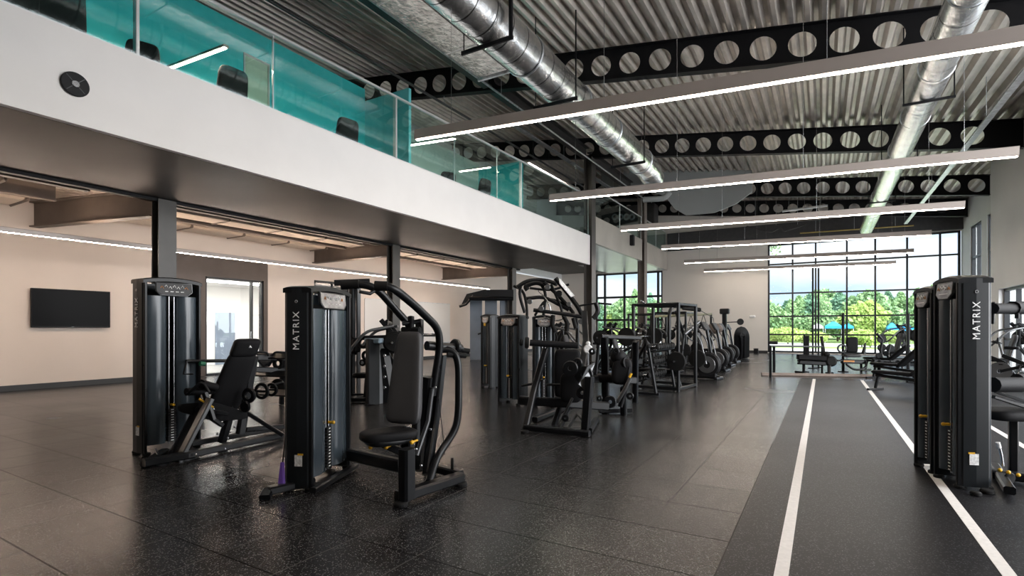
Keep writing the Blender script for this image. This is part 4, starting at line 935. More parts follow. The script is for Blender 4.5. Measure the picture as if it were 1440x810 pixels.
for pts in ([(778, 443, 9.4), (776, 456, 9.4), (781, 467, 9.4)], [(793, 445, 9.4), (798, 455, 9.4), (797, 466, 9.4)], [(806, 447, 9.4), (810, 462, 9.4)]): P('hand_grip', pixtube(MB(), pts, .04, bend=.05), RUB)
for pts in ([(757, 409, 9.6), (772, 424, 9.5), (776, 446, 9.5)], [(764, 446, 9.6), (783, 452, 9.5), (792, 448, 9.5)]): P('cable', pixtube(MB(), pts, .012, bend=.3), STEEL)
for (u, v, r) in ((761, 434, .05), (745, 424, .05), (786, 413, .06), (770, 404, .05), (800, 428, .045), (817, 452, .05)): P('pulley', MB().disc(at(u, v, 9.4), (.4, -.9, 0), r, .04, n=16), DSTEEL if r < .055 else BLK)
for pts, r in (([(733, 398, 10), (730, 415, 10), (738, 440, 10)], .03), ([(760, 398, 9.9), (768, 412, 9.9), (764, 446, 9.9)], .03), ([(740, 420, 9.8), (765, 417, 9.8), (800, 436, 9.7)], .035), ([(775, 400, 9.8), (789, 432, 9.7), (792, 446, 9.7)], .025),
               ([(815, 430, 9.5), (838, 426, 9.4), (860, 428, 9.4)], .018), ([(838, 426, 9.4), (842, 438, 9.4), (834, 448, 9.4)], .045), ([(742, 408, 9.9), (738, 402, 9.9), (755, 396, 9.9), (766, 402, 9.9)], .05)):
    P('lever_arm', pixtube(MB(), pts, r, bend=.15), BLK)
P('guard_plate', MB().prism([at(786, 391, 9.45), at(792, 397, 9.45), at(808, 416, 9.45), at(803, 418, 9.45), at(787, 399, 9.45)], (.02, -.03, 0)), LBL)
P('seat', MB().cushion(at(786, 508, 9.9), (1, .2, 0), (-.2, 1, 0), (0, 0, 1), .2, .2, .05), VINB)
P('base_rail', MB().bar([gnd(752, 590, .05), gnd(826, 560, .05)], .09, .08), BLK)
# ---------- dark leg machine in front of it
g = gnd(790, 608); t = thing('calf_machine', 'low black seated leg machine with wide base frame, right of the middle towers', 'exercise machine', (g.x, g.y, 0)); SP = t
P('leg_frame', MB().bar([at(768, 490, 7.7), at(752, 545, 7.65), gnd(739, 604, .02)], .09, .08, bend=.1), BLK)
P('leg_frame', MB().bar([at(829, 530, 7.2), at(823, 609, 7.2)], .12, .10), BLK)
P('leg_frame', MB().bar([at(790, 565, 7.9), at(779, 598, 7.9)], .08, .08).bar([at(800, 575, 7.7), at(786, 606, 7.3)], .05, .05), BLK)
P('base_rail', MB().bar([gnd(738, 601, .05), gnd(829, 610, .05)], .09, .08), BLK)
P('base_rail', MB().bar([gnd(828, 606, .05), gnd(838, 590, .05)], .09, .08), BLK)
P('cross_beam', MB().bar([at(731, 563, 7.8), at(800, 567, 7.6), at(853, 571, 8.2)], .10, .13), BLK)
P('shoulder_roller', MB().tube([at(745, 482, 7.7), at(812, 486, 7.7)], .05), VINB)
P('roller_end', MB().disc(at(741, 482, 7.7), at(812, 486, 7.7) - at(745, 482, 7.7), .085, .06).disc(at(733, 481.5, 7.7), at(812, 486, 7.7) - at(745, 482, 7.7), .05, .05), RUB)
P('back_pad', MB().cushion(at(798, 525, 7.95), (.9, .43, 0), (0, 0, 1), (.43, -.9, 0), .20, .37, .055, e=.28), VINB)
P('lower_pad', MB().cushion(at(803, 545, 7.6), (.9, .43, 0), (0, 0, 1), (.43, -.9, 0), .16, .22, .06, e=.5), VINB)
P('seat_post', MB().bar([at(822, 440, 9.2), at(824, 480, 8.4), at(818, 525, 7.6)], .10, .10), BLK)
for (u, v, r) in ((802, 518, .11), (821, 527, .13), (819, 552, .09), (795, 588, .05), (812, 510, .07), (833, 494, .05)): P('cam_wheel', MB().disc(at(u, v, 7.35), (.3, -.95, 0), r, .05, n=20, hole=r * .3), BLK)
P('silver_cover', MB().prism([at(813, 540, 7.25), at(826, 515, 7.3), at(836, 511, 7.4), at(822, 548, 7.25)], (.03, -.04, 0)), DSTEEL)
P('linkage', MB().bar([at(800, 600, 7.3), at(812, 582, 7.3), at(826, 598, 7.2)], .05, .04).bar([at(790, 590, 7.5), at(805, 560, 7.4)], .04, .03), DSTEEL)
for pts in ([(733, 543, 7.7), (748, 540, 7.7), (757, 534, 7.7)], [(768, 541, 7.7), (790, 541, 7.7), (797, 536, 7.7)]): P('side_handle', pixtube(MB(), pts, .02), BLK)
P('yellow_grip', MB().tube([at(754, 537, 7.68), at(760, 532, 7.68)], .022), YEL); P('yellow_grip', MB().tube([at(790, 541, 7.66), at(795, 538, 7.66)], .02), YEL)
P('white_reel', MB().disc(at(827, 491, 7.9), (.4, -.9, 0), .07, .05).disc(at(827, 483, 7.9), (.4, -.9, 0), .035, .06), LBL)
for (u, v) in ((738, 609), (822, 614), (838, 594)): P('foot', MB().disc(gnd(u, v - 2, .02), (0, 0, 1), .06, .04), RUB)
# ---------- second leg machine just right of it
g = gnd(866, 583); t = thing('leg_curl_machine', 'black machine with rounded pads and a tall square upright, right of the low leg machine', 'exercise machine', (g.x, g.y, 0)); SP = t
P('upright', MB().bar([at(850, 474, 8.7), gnd(852, 581, .0)], .12, .10, up=(0, 1, 0)), BLK)
P('upright', MB().bar([at(894, 480, 9.6), gnd(893, 566, 0)], .10, .10, up=(0, 1, 0)), BLK)
P('top_bar', MB().bar([at(844, 473, 8.7), at(899, 475, 9.6)], .09, .07), BLK)
P('cross_beam', MB().bar([at(830, 533, 8.7), at(893, 535, 9.4)], .08, .12), BLK)
P('base_rail', MB().bar([gnd(842, 578, .05), gnd(888, 577, .05)], .08, .07), BLK)
P('roller', MB().ball(at(869, 501, 8.6), .13), VINB); P('roller', MB().tube([at(861, 512, 8.7), at(881, 510, 8.5)], .09), VINB)
P('thigh_pad', MB().cushion(at(874, 522, 8.6), (.9, .4, 0), (.1, 0, 1), (.4, -.9, 0), .16, .22, .12, e=.6), VINB)
P('seat', MB().cushion(at(860, 531, 8.9), (.9, .4, 0), (-.4, .9, 0), (0, 0, 1), .25, .2, .07, e=.5), VINB)
P('lever_arm', MB().bar([at(884, 516, 8.5), at(880, 545, 8.5), at(872, 572, 8.5)], .07, .07, bend=.1), BLK)
P('lever_arm', pixtube(MB(), [(868, 566, 8.5), (880, 545, 8.4), (886, 532, 8.4)], .03), DSTEEL)
P('front_post', MB().bar([at(877, 545, 8.6), gnd(877, 584, 0)], .10, .10, up=(0, 1, 0)), BLK)
P('yellow_grip', MB().tube([at(885, 531, 8.4), at(888, 525, 8.4)], .02), YEL)
for (u, v, r) in ((858, 565, .10), (886, 557, .06), (866, 494, .06), (843, 560, .05)): P('cam_wheel', MB().disc(at(u, v, 8.5), (.3, -.95, 0), r, .05, n=18, hole=r * .3), BLK)

# ---------- prototypes used for the rows farther back (own frames: +y is the front)
def B(n, mb, m, p): return mb.build(n, m, p, world=False)
def plate_machine():
    t = thing('plate_loaded_machine', 'x', 'exercise machine')
    for sx_ in (-1, 1):
        B('base_rail', MB().bar([(sx_ * .42, -.8, .05), (sx_ * .32, .8, .05)], .08, .08), BLK, t)
        B('upright', MB().bar([(sx_ * .38, -.55, .06), (sx_ * .34, -.45, 1.2), (sx_ * .30, -.10, 1.62)], .08, .09, bend=.2), BLK, t)
        B('lever_arm', MB().tube([(sx_ * .36, -.35, 1.50), (sx_ * .52, .15, 1.40), (sx_ * .50, .45, 1.05), (sx_ * .36, .50, .95)], .03, bend=.15), DSTEEL, t)
        B('hand_grip', MB().tube([(sx_ * .36, .5, .95), (sx_ * .22, .5, .93)], .026), RUB, t)
        h = B('weight_horn', MB().tube([(sx_ * .36, -.38, 1.18), (sx_ * .78, -.38, 1.18)], .024), STEEL, t)
        B('weight_plate', MB().disc((sx_ * .48, -.38, 1.18), (1, 0, 0), .22, .05, n=28), RUB, h); B('weight_plate', MB().disc((sx_ * .545, -.38, 1.18), (1, 0, 0), .18, .045, n=28), RUB, h)
    B('cross_beam', MB().bar([(-.4, -.70, .12), (.4, -.70, .12)], .08, .08), BLK, t); B('top_beam', MB().bar([(-.34, -.2, 1.56), (.34, -.2, 1.56)], .07, .07), BLK, t)
    B('seat', MB().cushion((0, .28, .50), (1, 0, 0), (0, 1, 0), (0, 0, 1), .2, .22, .05, e=.4), VINB, t)
    B('back_pad', MB().cushion((0, -.04, .90), (1, 0, 0), (0, -.25, 1), (0, 1, .25), .17, .38, .05, e=.35, taper=.1), VIN, t)
    B('seat_post', MB().bar([(0, .25, .06), (0, .22, .45)], .09, .09, up=(0, 1, 0)), BLK, t); B('spine', MB().bar([(0, -.7, .1), (0, -.18, .95), (0, -.2, 1.5)], .07, .08, bend=.1), BLK, t)
    return t
def rack():
    t = thing('power_rack', 'x', 'rack')
    for sx_ in (-1, 1):
        for sy_ in (-1, 1): B('upright', MB().bar([(sx_ * .6, sy_ * .55, 0), (sx_ * .6, sy_ * .55, 2.05)], .075, .075, up=(0, 1, 0)), BLK, t)
        B('side_rail', MB().bar([(sx_ * .6, -.55, .06), (sx_ * .6, .55, .06)], .07, .07), BLK, t); B('side_rail', MB().bar([(sx_ * .6, -.55, 2.02), (sx_ * .6, .55, 2.02)], .07, .07), BLK, t)
        h = B('weight_horn', MB().tube([(sx_ * .6, -.55, .7), (sx_ * .88, -.55, .7)], .024), STEEL, t); B('weight_plate', MB().disc((sx_ * .72, -.55, .7), (1, 0, 0), .22, .06, n=26), RUB, h)
    for y, z in ((-.55, 2.02), (.55, 2.02), (-.55, .06)): B('cross_bar', MB().bar([(-.6, y, z), (.6, y, z)], .06, .06), BLK, t)
    b_ = B('barbell', MB().tube([(-1.05, .62, 1.25), (1.05, .62, 1.25)], .015), STEEL, t)
    for sx_ in (-1, 1): B('weight_plate', MB().disc((sx_ * .85, .62, 1.25), (1, 0, 0), .225, .05, n=26), RUB, b_); B('rack_hook', MB().bar([(sx_ * .6, .58, 1.22), (sx_ * .6, .67, 1.22), (sx_ * .6, .67, 1.28)], .05, .02), BLK, t)
    B('pull_up_bar', MB().tube([(-.75, .3, 2.12), (-.5, .3, 2.05), (.5, .3, 2.05), (.75, .3, 2.12)], .018), STEEL, t)
    B('bench_pad', MB().cushion((0, .1, .42), (1, 0, 0), (0, 1, 0), (0, 0, 1), .14, .55, .04, e=.25), VINB, t); B('bench_frame', MB().bar([(0, -.4, .04), (0, -.3, .36), (0, .5, .36), (0, .6, .04)], .06, .06), BLK, t)
    return t
def elliptical():
    t = thing('elliptical_trainer', 'x', 'exercise machine')
    B('base_frame', MB().bar([(0, -.9, .06), (0, .75, .06)], .10, .09), BLK, t); B('cross_foot', MB().bar([(-.3, -.88, .04), (.3, -.88, .04)], .08, .07), BLK, t); B('cross_foot', MB().bar([(-.3, .72, .04), (.3, .72, .04)], .08, .07), BLK, t)
    B('drive_housing', MB().disc((0, .42, .42), (1, 0, 0), .36, .18, n=30).box((0, .42, .2), (.16, .5, .3), b=.03), BLK2, t)
    B('mast', MB().bar([(0, .55, .5), (0, .38, 1.45)], .09, .07, up=(0, 1, 0)), BLK, t)
    c_ = B('console', MB().box((0, .33, 1.52), (.42, .07, .28), axes=((1, 0, 0), (0, .85, .5), (0, -.5, .85)), b=.02), BLK2, t); B('console_screen', MB().box((0, .29, 1.53), (.34, .01, .2), axes=((1, 0, 0), (0, .85, .5), (0, -.5, .85))), SCR, c_)
    for sx_ in (-1, 1):
        B('moving_handle', MB().tube([(sx_ * .24, .45, .45), (sx_ * .26, .30, 1.1), (sx_ * .26, .05, 1.45), (sx_ * .22, -.02, 1.62)], .02, bend=.12), DSTEEL, t)
        B('pedal_arm', MB().bar([(sx_ * .16, .40 , .45 + sx_ * .1), (sx_ * .16, -.55, .25)], .05, .05), DSTEEL, t)
        B('pedal', MB().box((sx_ * .17, -.25, .38 + sx_ * .03), (.15, .38, .04), b=.015), RUB, t)
    B('crank_disc', MB().disc((.12, .42, .42), (1, 0, 0), .24, .03, n=24, hole=.1), DSTEEL, t)
    return t
def bike():
    t = thing('exercise_bike', 'x', 'exercise bike')
    B('base_frame', MB().bar([(0, -.5, .08), (0, .5, .08)], .09, .08), BLK, t)
    for y in (-.5, .5): B('cross_foot', MB().bar([(-.26, y, .04), (.26, y, .04)], .07, .07), BLK, t)
    B('flywheel', MB().disc((0, .34, .34), (1, 0, 0), .24, .05, n=30, hole=.06), DSTEEL, t)
    B('body_frame', MB().bar([(0, -.35, .1), (0, -.12, .55), (0, .30, .75)], .08, .10, bend=.1).bar([(0, -.12, .5), (0, .34, .34)], .06, .08), BLK, t)
    B('seat_post', MB().bar([(0, -.15, .5), (0, -.26, .92)], .04, .05, up=(0, 1, 0)), STEEL, t); B('saddle', MB().cushion((0, -.24, .95), (1, 0, 0), (0, 1, 0), (0, 0, 1), .12, .15, .04, e=.6, taper=.5), VINB, t)
    B('handlebar_post', MB().bar([(0, .28, .7), (0, .36, 1.05)], .05, .05, up=(0, 1, 0)), STEEL, t)
    B('handlebar', MB().tube([(-.2, .52, 1.12), (-.2, .34, 1.06), (.2, .34, 1.06), (.2, .52, 1.12)], .018, bend=.05), RUB, t); B('console', MB().box((0, .38, 1.16), (.16, .03, .11), b=.01), SCR, t)
    for sx_ in (-1, 1): p_ = B('crank_arm', MB().bar([(sx_ * .07, -.02, .36), (sx_ * .09, .06 * sx_, .36 - .16 * sx_)], .025, .03), STEEL, t); B('pedal', MB().box((sx_ * .14, .06 * sx_, .36 - .16 * sx_), (.09, .08, .025)), BLK2, p_)
    return t
def flat_bench():
    t = thing('weight_bench', 'x', 'bench')
    B('pad', MB().cushion((0, .2, .44), (1, 0, 0), (0, 1, 0), (0, 0, 1), .14, .45, .04, e=.22), VINB, t)
    B('back_pad', MB().cushion((0, -.48, .66), (1, 0, 0), (0, -.75, .66), (0, .66, .75), .14, .38, .04, e=.22), VINB, t)
    B('spine', MB().bar([(0, -.6, .30), (0, .6, .36)], .06, .07), BLK, t)
    for y in (-.62, .62): B('leg', MB().bar([(0, y * .9, .33), (0, y, .05)], .06, .05), BLK, t); B('foot_bar', MB().bar([(-.25, y, .03), (.25, y, .03)], .06, .05), BLK, t)
    B('wheel', MB().disc((.0, -.72, .06), (1, 0, 0), .055, .05), RUB, t)
    return t
def dumbbell_rack():
    t = thing('dumbbell_rack', 'x', 'rack')
    for sx_ in (-1, 1):
        B('side_frame', MB().bar([(sx_ * .75, -.25, .04), (sx_ * .75, .25, .04)], .06, .06).bar([(sx_ * .75, -.18, .05), (sx_ * .75, -.02, 1.02)], .06, .07, up=(1, 0, 0)), BLK, t)
    for k, (y, z) in enumerate(((.12, .32), (.0, .64), (-.08, .95))):
        B('shelf', MB().box((0, y, z), (1.5, .22, .03), axes=((1, 0, 0), (0, .94, -.34), (0, .34, .94)), b=.005), BLK, t)
    return t
def dumbbell():
    t = thing('dumbbell', 'x', 'dumbbell')
    B('handle', MB().tube([(0, -.07, 0), (0, .07, 0)], .014), STEEL, t)
    for sy_ in (-1, 1): B('head', MB().disc((0, sy_ * .10, 0), (0, 1, 0), .065, .08, n=12), RUB, t)
    return t
PR = {'plate': plate_machine(), 'rack': rack(), 'ell': elliptical(), 'bike': bike(), 'bench': flat_bench(), 'drack': dumbbell_rack(), 'db': dumbbell()}
first = set()
def put(kind, p, rz, label, group=None, s=1.0, z=0):
    o = PR[kind]
    if kind in first: o = dup(o, (0, 0, 0))
    first.add(kind); o.location = (p[0], p[1], z if len(p) < 3 or z else 0); o.rotation_euler = (0, 0, rz); o['label'] = label; o.scale = (s, s, s)
    if group: o['group'] = group
    return o
SPEC = [
 ('rack', gnd(935, 545), 1.45, 'black power rack with loaded barbell nearest the tall taupe column'),
 ('plate', gnd(915, 522), -1.9, 'black plate loaded machine behind the nearest power rack'),
 ('rack', gnd(950, 517), 1.5, 'second black power rack, behind the nearest one'),
 ('ell', gnd(975, 532), -1.7, 'silver armed elliptical trainer beside the aisle, nearest of its row'),
 ('ell', gnd(992, 521), -1.7, 'silver armed elliptical trainer, second along the aisle'),
 ('ell', gnd(1003, 514), -1.7, 'silver armed elliptical trainer, third along the aisle'),
 ('ell', gnd(1013, 509), -1.7, 'silver armed elliptical trainer at the far end of the aisle row'),
 ('plate', gnd(962, 509), -1.8, 'plate loaded machine in front of the plain beige end wall'),
 ('plate', gnd(985, 507), -1.8, 'plate loaded machine left of the far ellipticals by the beige wall'),
 ('rack', gnd(912, 512), 1.3, 'far power rack seen against the left part of the tall window'),
 ('plate', gnd(868, 530), -1.5, 'plate loaded machine between the two tall columns'),
 ('bike', gnd(850, 523), -1.2, 'exercise bike in front of the window between the columns, left one'),
 ('bike', gnd(862, 519), -1.2, 'exercise bike in front of the window between the columns, second from left'),
 ('bike', gnd(876, 517), -1.2, 'exercise bike in front of the window between the columns, third from left'),
 ('bike', gnd(890, 516), -1.2, 'exercise bike close behind the taupe column'),
 ('plate', gnd(800, 532), -1.5, 'plate loaded machine behind the pulldown arms, before the tall dark column'),
 ('plate', gnd(790, 520), -1.3, 'plate loaded machine far back under the balcony end'),
 ('plate', gnd(640, 590), 1.2, None),
 ('plate', gnd(532, 562), 2.2, 'plate loaded machine behind the grey back pad, near the second column'),
 ('rack', gnd(372, 590), .35, None),
 ('bench', gnd(1243, 523), .9, 'weight bench at the far end of the right side row'),
 ('bench', gnd(1256, 535), .75, 'weight bench second from the window in the right side row'),
 ('bench', gnd(1270, 553), .9, 'weight bench just left of the double weight tower'),
 ('plate', gnd(1262, 513), 1.9, 'plate loaded machine by the window behind the weight benches'),
 ('plate', gnd(1290, 508), 1.9, None),
 ('bike', gnd(1405, 540), 1.2, 'exercise bike right of the double tower, left one by the doorway'),
 ('bike', gnd(1432, 542), 1.2, 'exercise bike right of the double tower, right one by the doorway'),
 ('plate', gnd(1420, 530), 1.6, 'plate loaded machine before the right wall behind the bikes'),
]
for k, p, rz, lb in SPEC:
    if lb: put(k, p, rz, lb)
put('drack', gnd(925, 551), face_rz(-.4, -1) * 0 + 1.55, 'black three tier dumbbell rack at the foot of the nearest power rack')
r_ = PR['drack']; m_ = root_matrix(r_)
DN = ('bottom', 'middle', 'top')
for k, (y, z) in enumerate(((.12, .42), (.0, .74), (-.08, 1.05))):
    for j in range(8):
        p = m_ @ V((-.62 + j * .177, y, z)); o = put('db', (p.x, p.y), r_.rotation_euler.z, 'black dumbbell lying on the %s shelf of the dumbbell rack' % DN[k], 'dumbbells on the %s shelf' % DN[k])
        o.location = (p.x, p.y, p.z)
put('drack', gnd(372, 575), face_rz(.2, -1), 'black dumbbell rack against the left room behind the leg machine head rest')
# ---------- black storage cabinet and cable column by the end wall
g = gnd(1044, 503)
t = thing('storage_cabinet', 'black rounded cabinet with pale side edge at the beige end wall', 'cabinet', (g.x, g.y, 0)); SP = t
P('body', MB().bar([gnd(1040, 503, .03), at(1040, 470, 24.9), at(1043, 465, 24.9), at(1047, 472, 24.9), gnd(1047, 503, .03)], .5, .12, bend=.2).box(gnd(1043, 503) + V((0, 0, .6)), (.38, .45, 1.15), b=.03), BLK2)
P('pale_panel', MB().box(gnd(1051, 503) + V((0, 0, .55)), (.06, .5, 1.05), b=.01), LBL)
g = gnd(1019, 512)
t = thing('cable_column', 'tall black cable column with head block before the beige end wall', 'exercise machine', (g.x, g.y, 0)); SP = t
P('mast', MB().bar([g, V((g.x, g.y, 2.1))], .18, .16, up=(0, 1, 0)), BLK); P('head_block', MB().box((g.x, g.y, 2.15), (.36, .25, .22), b=.03), BLK2); P('base_plate', MB().box((g.x, g.y, .03), (.5, .5, .05), b=.01), BLK)
P('side_disc', MB().disc((g.x + .6, g.y - .05, 1.72), (.4, -.9, 0), .13, .05), RUB); P('disc_arm', MB().tube([(g.x, g.y, 1.70), (g.x + .6, g.y, 1.72)], .02), BLK)
g = gnd(1064, 497); t = thing('wall_bin', 'small dark floor object at the skirting of the end wall', 'bin', (g.x, g.y - .3, 0))
MB().box((0, 0, .14), (.25, .2, .26), b=.03).build('body', BLK2, t, world=False); MB().box((0, 0, .29), (.27, .22, .03), b=.01).build('lid', SIDE, t, world=False)
# ---------- long pull up rail with hanging straps, aisle side
t = thing('suspension_rig', 'long dark overhead rail with hanging straps over the elliptical trainers', 'rig', gnd(915, 520)); SP = t
ga, gb = gnd(916, 524), gnd(1000, 514)
za = at(909, 452, ga.length * .9).z
def at_over(g, z): return V((g.x, g.y, z))
P('post', MB().bar([ga, at_over(ga, 1.86)], .08, .08, up=(0, 1, 0)), BLK); P('post', MB().bar([gb, at_over(gb, 2.05)], .08, .08, up=(0, 1, 0)), BLK)
P('rail', MB().tube([at_over(ga, 1.84), at_over(gb, 2.02)], .045), pmat('brass_tinted_rail', (.12, .11, .05), .4))
for q in (.15, .4, .62, .85):
    p = at_over(ga, 1.84).lerp(at_over(gb, 2.02), q); P('strap', MB().tube([p, p - V((.10, 0, .38))], .012).tube([p, p - V((-.12, 0, .38))], .012).tube([p - V((.10, 0, .38)), p - V((-.12, 0, .38))], .012), RUB)
t = thing('pull_up_station', 'dark arched pull up station above the racks by the end wall', 'rig', gnd(945, 522)); SP = t
g1, g3 = gnd(941, 524), gnd(957, 520)
P('arch', MB().tube([g1, at_over(g1, 2.0), at_over(g1.lerp(g3, .3), 2.2), at_over(g3, 2.22), at(984, 435, 18.5)], .06, bend=.25), BLK)
P('arch', MB().tube([g3, at(962, 470, 18.5), at(950, 438, 18)], .05, bend=.2), BLK)
P('grip_bar', MB().tube([at(960, 433, 18.3), at(985, 436, 18.3)], .07), RUB); P('diagonal_brace', MB().tube([at(963, 470, 18), at(984, 452, 18)], .06), DSTEEL)
P('punch_ball', MB().ball(at(1005, 462, 19), .22, (1.3, 1, .9)), BROWN); P('ball_cable', MB().tube([at(1005, 460, 19), at(1003, 447, 19), at(984, 436, 18.5)], .012), BLK)
# ---------- blue grey cable station with hood, back left
t = thing('cable_crossover', 'blue grey cabinet sided cable station with dark overhead arms, back left of the towers', 'exercise machine', gnd(688, 505)); SP = t
D_ = 24.0
for u0, u1 in ((661, 678), (682, 699), (703, 715)):
    a = at(u0, 506, D_); b_ = at(u1, 506, D_); c0 = (a + b_) / 2
    P('cabinet_panel', MB().box((c0.x, c0.y, 1.45 + (462 - 463) / 735 * D_ - .02 + .0), ((b_ - a).length, .12, 2.78), rz=YAW, b=.02), pmat('blue_grey_panel', (.15, .18, .22), .4, var=.2, scale=1) if u0 == 661 else bpy.data.materials['blue_grey_panel'])
P('hood', MB().prism([at(650, 428, D_ - .3), at(657, 414, D_ - .3), at(682, 408, D_ - .3), at(722, 408, D_ - .3), at(722, 420, D_ - .3), at(668, 420, D_ - .3)], (.3, -.5, 0)), BLK2)
P('overhead_arm', MB().tube([at(646, 431, D_ - .6), at(655, 428, D_ - .6), at(666, 416, D_ - .6)], .06), BLK)
P('overhead_arm', MB().tube([at(660, 420, D_ - 1), at(722, 420, D_ - 1)], .09), BLK)
P('handle', MB().tube([at(672, 470, D_ - .2), at(681, 467, D_ - .2)], .04), BLK)
# ---------- post machine between lettered tower and back pad
g = gnd(500, 560); t = thing('cable_post_machine', 'slim twin post machine seen just right of the lettered tower', 'exercise machine', (g.x, g.y, 0)); SP = t
P('post', MB().bar([at(496, 398, 10.8), gnd(495, 559)], .10, .12, up=(0, 1, 0)), BLK); P('post', MB().bar([at(504, 398, 10.8), gnd(504, 557)], .05, .10, up=(0, 1, 0)), DSTEEL)
P('top_arm', MB().bar([at(470, 398, 10.6), at(520, 396, 10.8)], .10, .12), BLK); P('foot', MB().box(gnd(500, 558, .03), (.4, .4, .05), b=.01), BLK)
P('carriage', MB().box(at(498, 485, 10.6), (.22, .2, .3), b=.03), BLK2)
for (u, v, r) in ((511, 482, .12), (515, 500, .10), (510, 510, .07), (520, 488, .07)): P('pulley', MB().disc(at(u, v, 10.4), (.3, -.95, 0), r, .05, hole=r * .5), BLK)
g = gnd(545, 570); t = thing('low_weight_tower', 'short dark weight stack unit with pale blue top, left of the second column', 'exercise machine', (g.x, g.y, 0)); SP = t
P('side_plate', MB().bar([at(524, 478, 10.2), gnd(524, 569)], .10, .30, up=(0, 1, 0)), BLK); P('side_plate', MB().bar([at(532, 478, 10.3), gnd(531, 568)], .05, .25, up=(0, 1, 0)), DSTEEL)
P('slant_plate', MB().prism([at(536, 490, 10.3), at(544, 500, 10.3), at(556, 566, 10.2), at(534, 568, 10.2)], (.05, .12, 0)), BLK)
P('top_tray', MB().box(at(530, 479, 10.3), (.42, .3, .10), b=.02), pmat('pale_blue_cover', (.25, .33, .40), .3)); P('top_bar', MB().tube([at(508, 474, 10.3), at(547, 473, 10.4)], .03), BLK)
for (v) in (500, 515, 530, 545): P('stack_bolt', MB().disc(at(541, v, 10.1), (.3, -.95, 0), .03, .03), STEEL)
# ---------- shelf rack behind the leg machine
t = thing('plate_rack', 'black horizontal bar rack with round plates behind the leg machine head rest', 'rack', gnd(392, 566)); SP = t
P('rail', MB().bar([at(322, 518, 9.0), at(402, 521, 9.6)], .08, .10), BLK); P('rail', MB().bar([at(350, 502, 9.2), at(420, 504, 9.8)], .10, .12), BLK)
P('top_loop', pixtube(MB(), [(358, 500, 9.2), (361, 495, 9.2), (376, 496, 9.3), (378, 501, 9.3)], .02, bend=.05), BLK); P('top_loop', pixtube(MB(), [(383, 500, 9.4), (387, 495, 9.4), (404, 496, 9.5)], .02, bend=.05), BLK)
P('upright', MB().bar([at(398, 505, 9.6), gnd(396, 568)], .08, .08, up=(0, 1, 0)), BLK); P('upright', MB().bar([at(340, 515, 9.1), gnd(340, 582)], .07, .07, up=(0, 1, 0)), BLK)
P('fan_guard', MB().prism([at(362, 506, 9.2), at(384, 506, 9.3), at(377, 516, 9.3), at(371, 516, 9.2)], (.03, .03, 0)), BLK); P('round_plate', MB().disc(at(391, 511, 9.5), (.3, -.95, 0), .11, .05, hole=.05), RUB)
P('round_plate', MB().disc(at(391, 545, 9.5), (.3, -.95, 0), .16, .05), RUB)

# ---------- things by the end window
EDGE = pmat('brown_timber_edge', (.22, .17, .14), .5, var=.2, scale=5)
e0, e1 = gnd(1071, 528), gnd(1243, 531)
t = thing('platform_edge', 'long low brown timber edge across the end of the white lanes', 'platform edge', (e0 + e1) / 2)
MB().bar([e0 + V((0, 0, .045)), e1 + V((0, 0, .045))], .12, .09).build('timber', EDGE, t)
for q in (.1, .35, .6, .85): MB().disc(e0.lerp(e1, q) + V((0, -.02, .092)), (0, 0, 1), .02, .006).build('bolt', STEEL, t)
t = thing('handrail_frame', 'tall black post frame with flat head block at the left end of the timber edge', 'frame', gnd(1086, 530)); SP = t
P('post', MB().bar([gnd(1083.5, 531), at(1083.5, 486, 15.4)], .07, .07, up=(0, 1, 0)), BLK); P('post', MB().bar([gnd(1088.5, 526), at(1088.5, 486, 16.6)], .08, .08, up=(0, 1, 0)), BLK)
P('head_block', MB().box(at(1087, 482, 16), (.26, .2, .09), b=.01), BLK2); P('top_bar', MB().bar([at(1083, 486.5, 15.6), at(1156, 487.5, 16.6)], .05, .05), BLK); P('post', MB().bar([gnd(1156, 526), at(1156, 487, 16.6)], .06, .06, up=(0, 1, 0)), BLK)
for u, D2, vt, lb in ((1143, 19, 376, 'very tall thin black rig post before the end window, left one'), (1151, 19.5, 377, 'very tall thin black rig post before the end window, right one'), (1185.5, 17.5, 440, 'black rig post before the centre of the end window'), (1131, 17.5, 471, 'short square black post at the window side bench'), (1277, 16, 441, 'dark upright post just left of the double weight tower')):
    vb = 462 + FPX * EYE / D2; g = gnd(u, vb); t = thing('rig_post', lb, 'post', (g.x, g.y, 0))
    h = at(u, vt, D2).z; MB().bar([(0, 0, 0), (0, 0, h)], .06 if u < 1160 else .08, .07, up=(0, 1, 0)).build('shaft', BLK, t, world=False); MB().box((0, 0, .015), (.3, .3, .03), b=.005).build('base_plate', BLK, t, world=False)
t = thing('roller_bench', 'long black upholstered bench machine with wheels behind the timber edge', 'exercise machine', gnd(1148, 528)); SP = t
P('bench_pad', MB().bar([at(1122, 502, 16.8), at(1160, 504, 16.6)], .35, .16), VINB); P('under_frame', MB().bar([at(1124, 509, 16.8), at(1160, 511, 16.6)], .25, .14), BLK)
for k in range(4): P('roller', MB().tube([at(1122.5, 500 + k * 3.6, 16.7), at(1126, 500.4 + k * 3.6, 16.9)], .035), RUB)
P('front_wheel', MB().disc(at(1168, 508, 16.5), (.3, -.95, 0), .17, .2, n=22), RUB); P('front_wheel', MB().ball(at(1162.5, 498, 16.5), .09), RUB)
P('leg', MB().bar([at(1130, 510, 16.8), gnd(1130, 527)], .07, .07, up=(0, 1, 0)), BLK); P('leg', MB().bar([at(1166, 512, 16.5), gnd(1166, 527)], .10, .12, up=(0, 1, 0)), BLK); P('foot_bar', MB().bar([gnd(1119, 522.5, .03), gnd(1131, 524, .03)], .08, .06), BLK); P('foot_bar', MB().bar([gnd(1162, 525, .03), gnd(1171, 525, .03)], .10, .08), BLK)
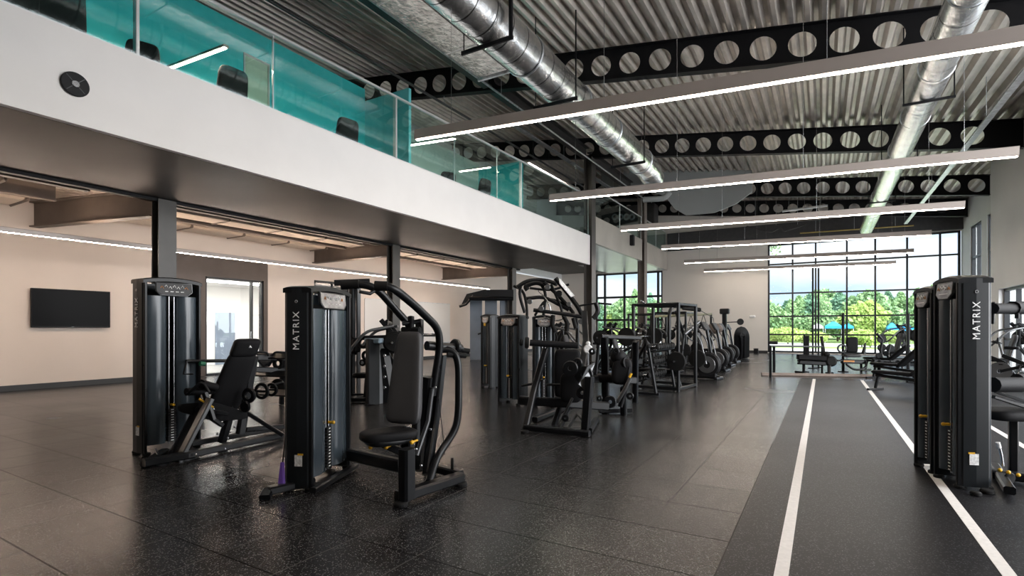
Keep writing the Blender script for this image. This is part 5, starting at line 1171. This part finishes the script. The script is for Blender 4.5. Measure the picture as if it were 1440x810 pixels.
P('upright_pad', MB().bar([at(1135, 472, 17.0), at(1135, 499, 17.0)], .12, .07, up=(0, 1, 0)), VINB); P('upright_pad', MB().bar([at(1155, 473, 17.0), at(1160, 505, 16.8)], .09, .07, up=(0, 1, 0)), BLK)
t = thing('seat_machine', 'black seat machine with bowed lower tube in front of the end window', 'exercise machine', gnd(1200, 522)); SP = t
P('back_pad', MB().cushion(at(1198, 485, 17.5), (1, .2, 0), (0, 0, 1), (.2, -1, 0), .17, .26, .06, e=.3), VINB); P('seat', MB().cushion(at(1198, 500, 17.2), (1, .2, 0), (-.2, 1, 0), (0, 0, 1), .24, .22, .05), VIN)
P('frame_bar', MB().bar([at(1184, 508, 17.2), at(1215, 509, 17.4)], .12, .14), BLK); P('bow_tube', pixtube(MB(), [(1190, 512, 17), (1200, 520, 17), (1212, 520, 17), (1219, 515, 17.2), (1216, 506, 17.4)], .035, bend=.3), BLK)
P('side_lever', pixtube(MB(), [(1177, 507, 17), (1186, 507, 17.1)], .03), BLK); P('ring_handle', MB().disc(at(1184, 490, 17.3), (.3, -.95, 0), .15, .04, hole=.10), BLK); P('horn', MB().tube([at(1214, 498, 17.4), at(1217, 482, 17.4)], .05, rs=[.07, .02]), BLK)
P('leg', MB().bar([at(1186, 508, 17.2), gnd(1186, 523)], .07, .07, up=(0, 1, 0)), BLK); P('leg', MB().bar([at(1211, 508, 17.4), gnd(1211, 522)], .07, .07, up=(0, 1, 0)), BLK); P('logo_tag', MB().box(at(1194, 508, 17.0), (.3, .02, .05), rz=.2), ORG)
t = thing('cam_lever_machine', 'black machine with stacked round cams left of the double weight tower', 'exercise machine', gnd(1248, 522)); SP = t
for (u, v, r) in ((1240, 477, .14), (1240, 489, .13), (1252, 490, .13), (1236, 500, .10), (1246, 497, .09), (1272, 486, .10)): P('cam_wheel', MB().disc(at(u, v, 17.5), (.3, -.95, 0), r, .06, n=20), BLK)
P('lever_arm', pixtube(MB(), [(1233, 469, 17.5), (1241, 478, 17.5), (1238, 492, 17.5), (1242, 515, 17.5)], .045), BLK); P('lever_arm', pixtube(MB(), [(1252, 484, 17.5), (1248, 500, 17.5), (1256, 515, 17.4)], .04), BLK)
P('body_frame', MB().bar([at(1228, 508, 17.5), at(1282, 506, 17.5)], .14, .16), BLK); P('leg', MB().bar([at(1236, 508, 17.4), gnd(1236, 522)], .10, .08, up=(0, 1, 0)), BLK); P('leg', MB().bar([at(1262, 508, 17.4), gnd(1262, 522)], .10, .08, up=(0, 1, 0)), BLK)
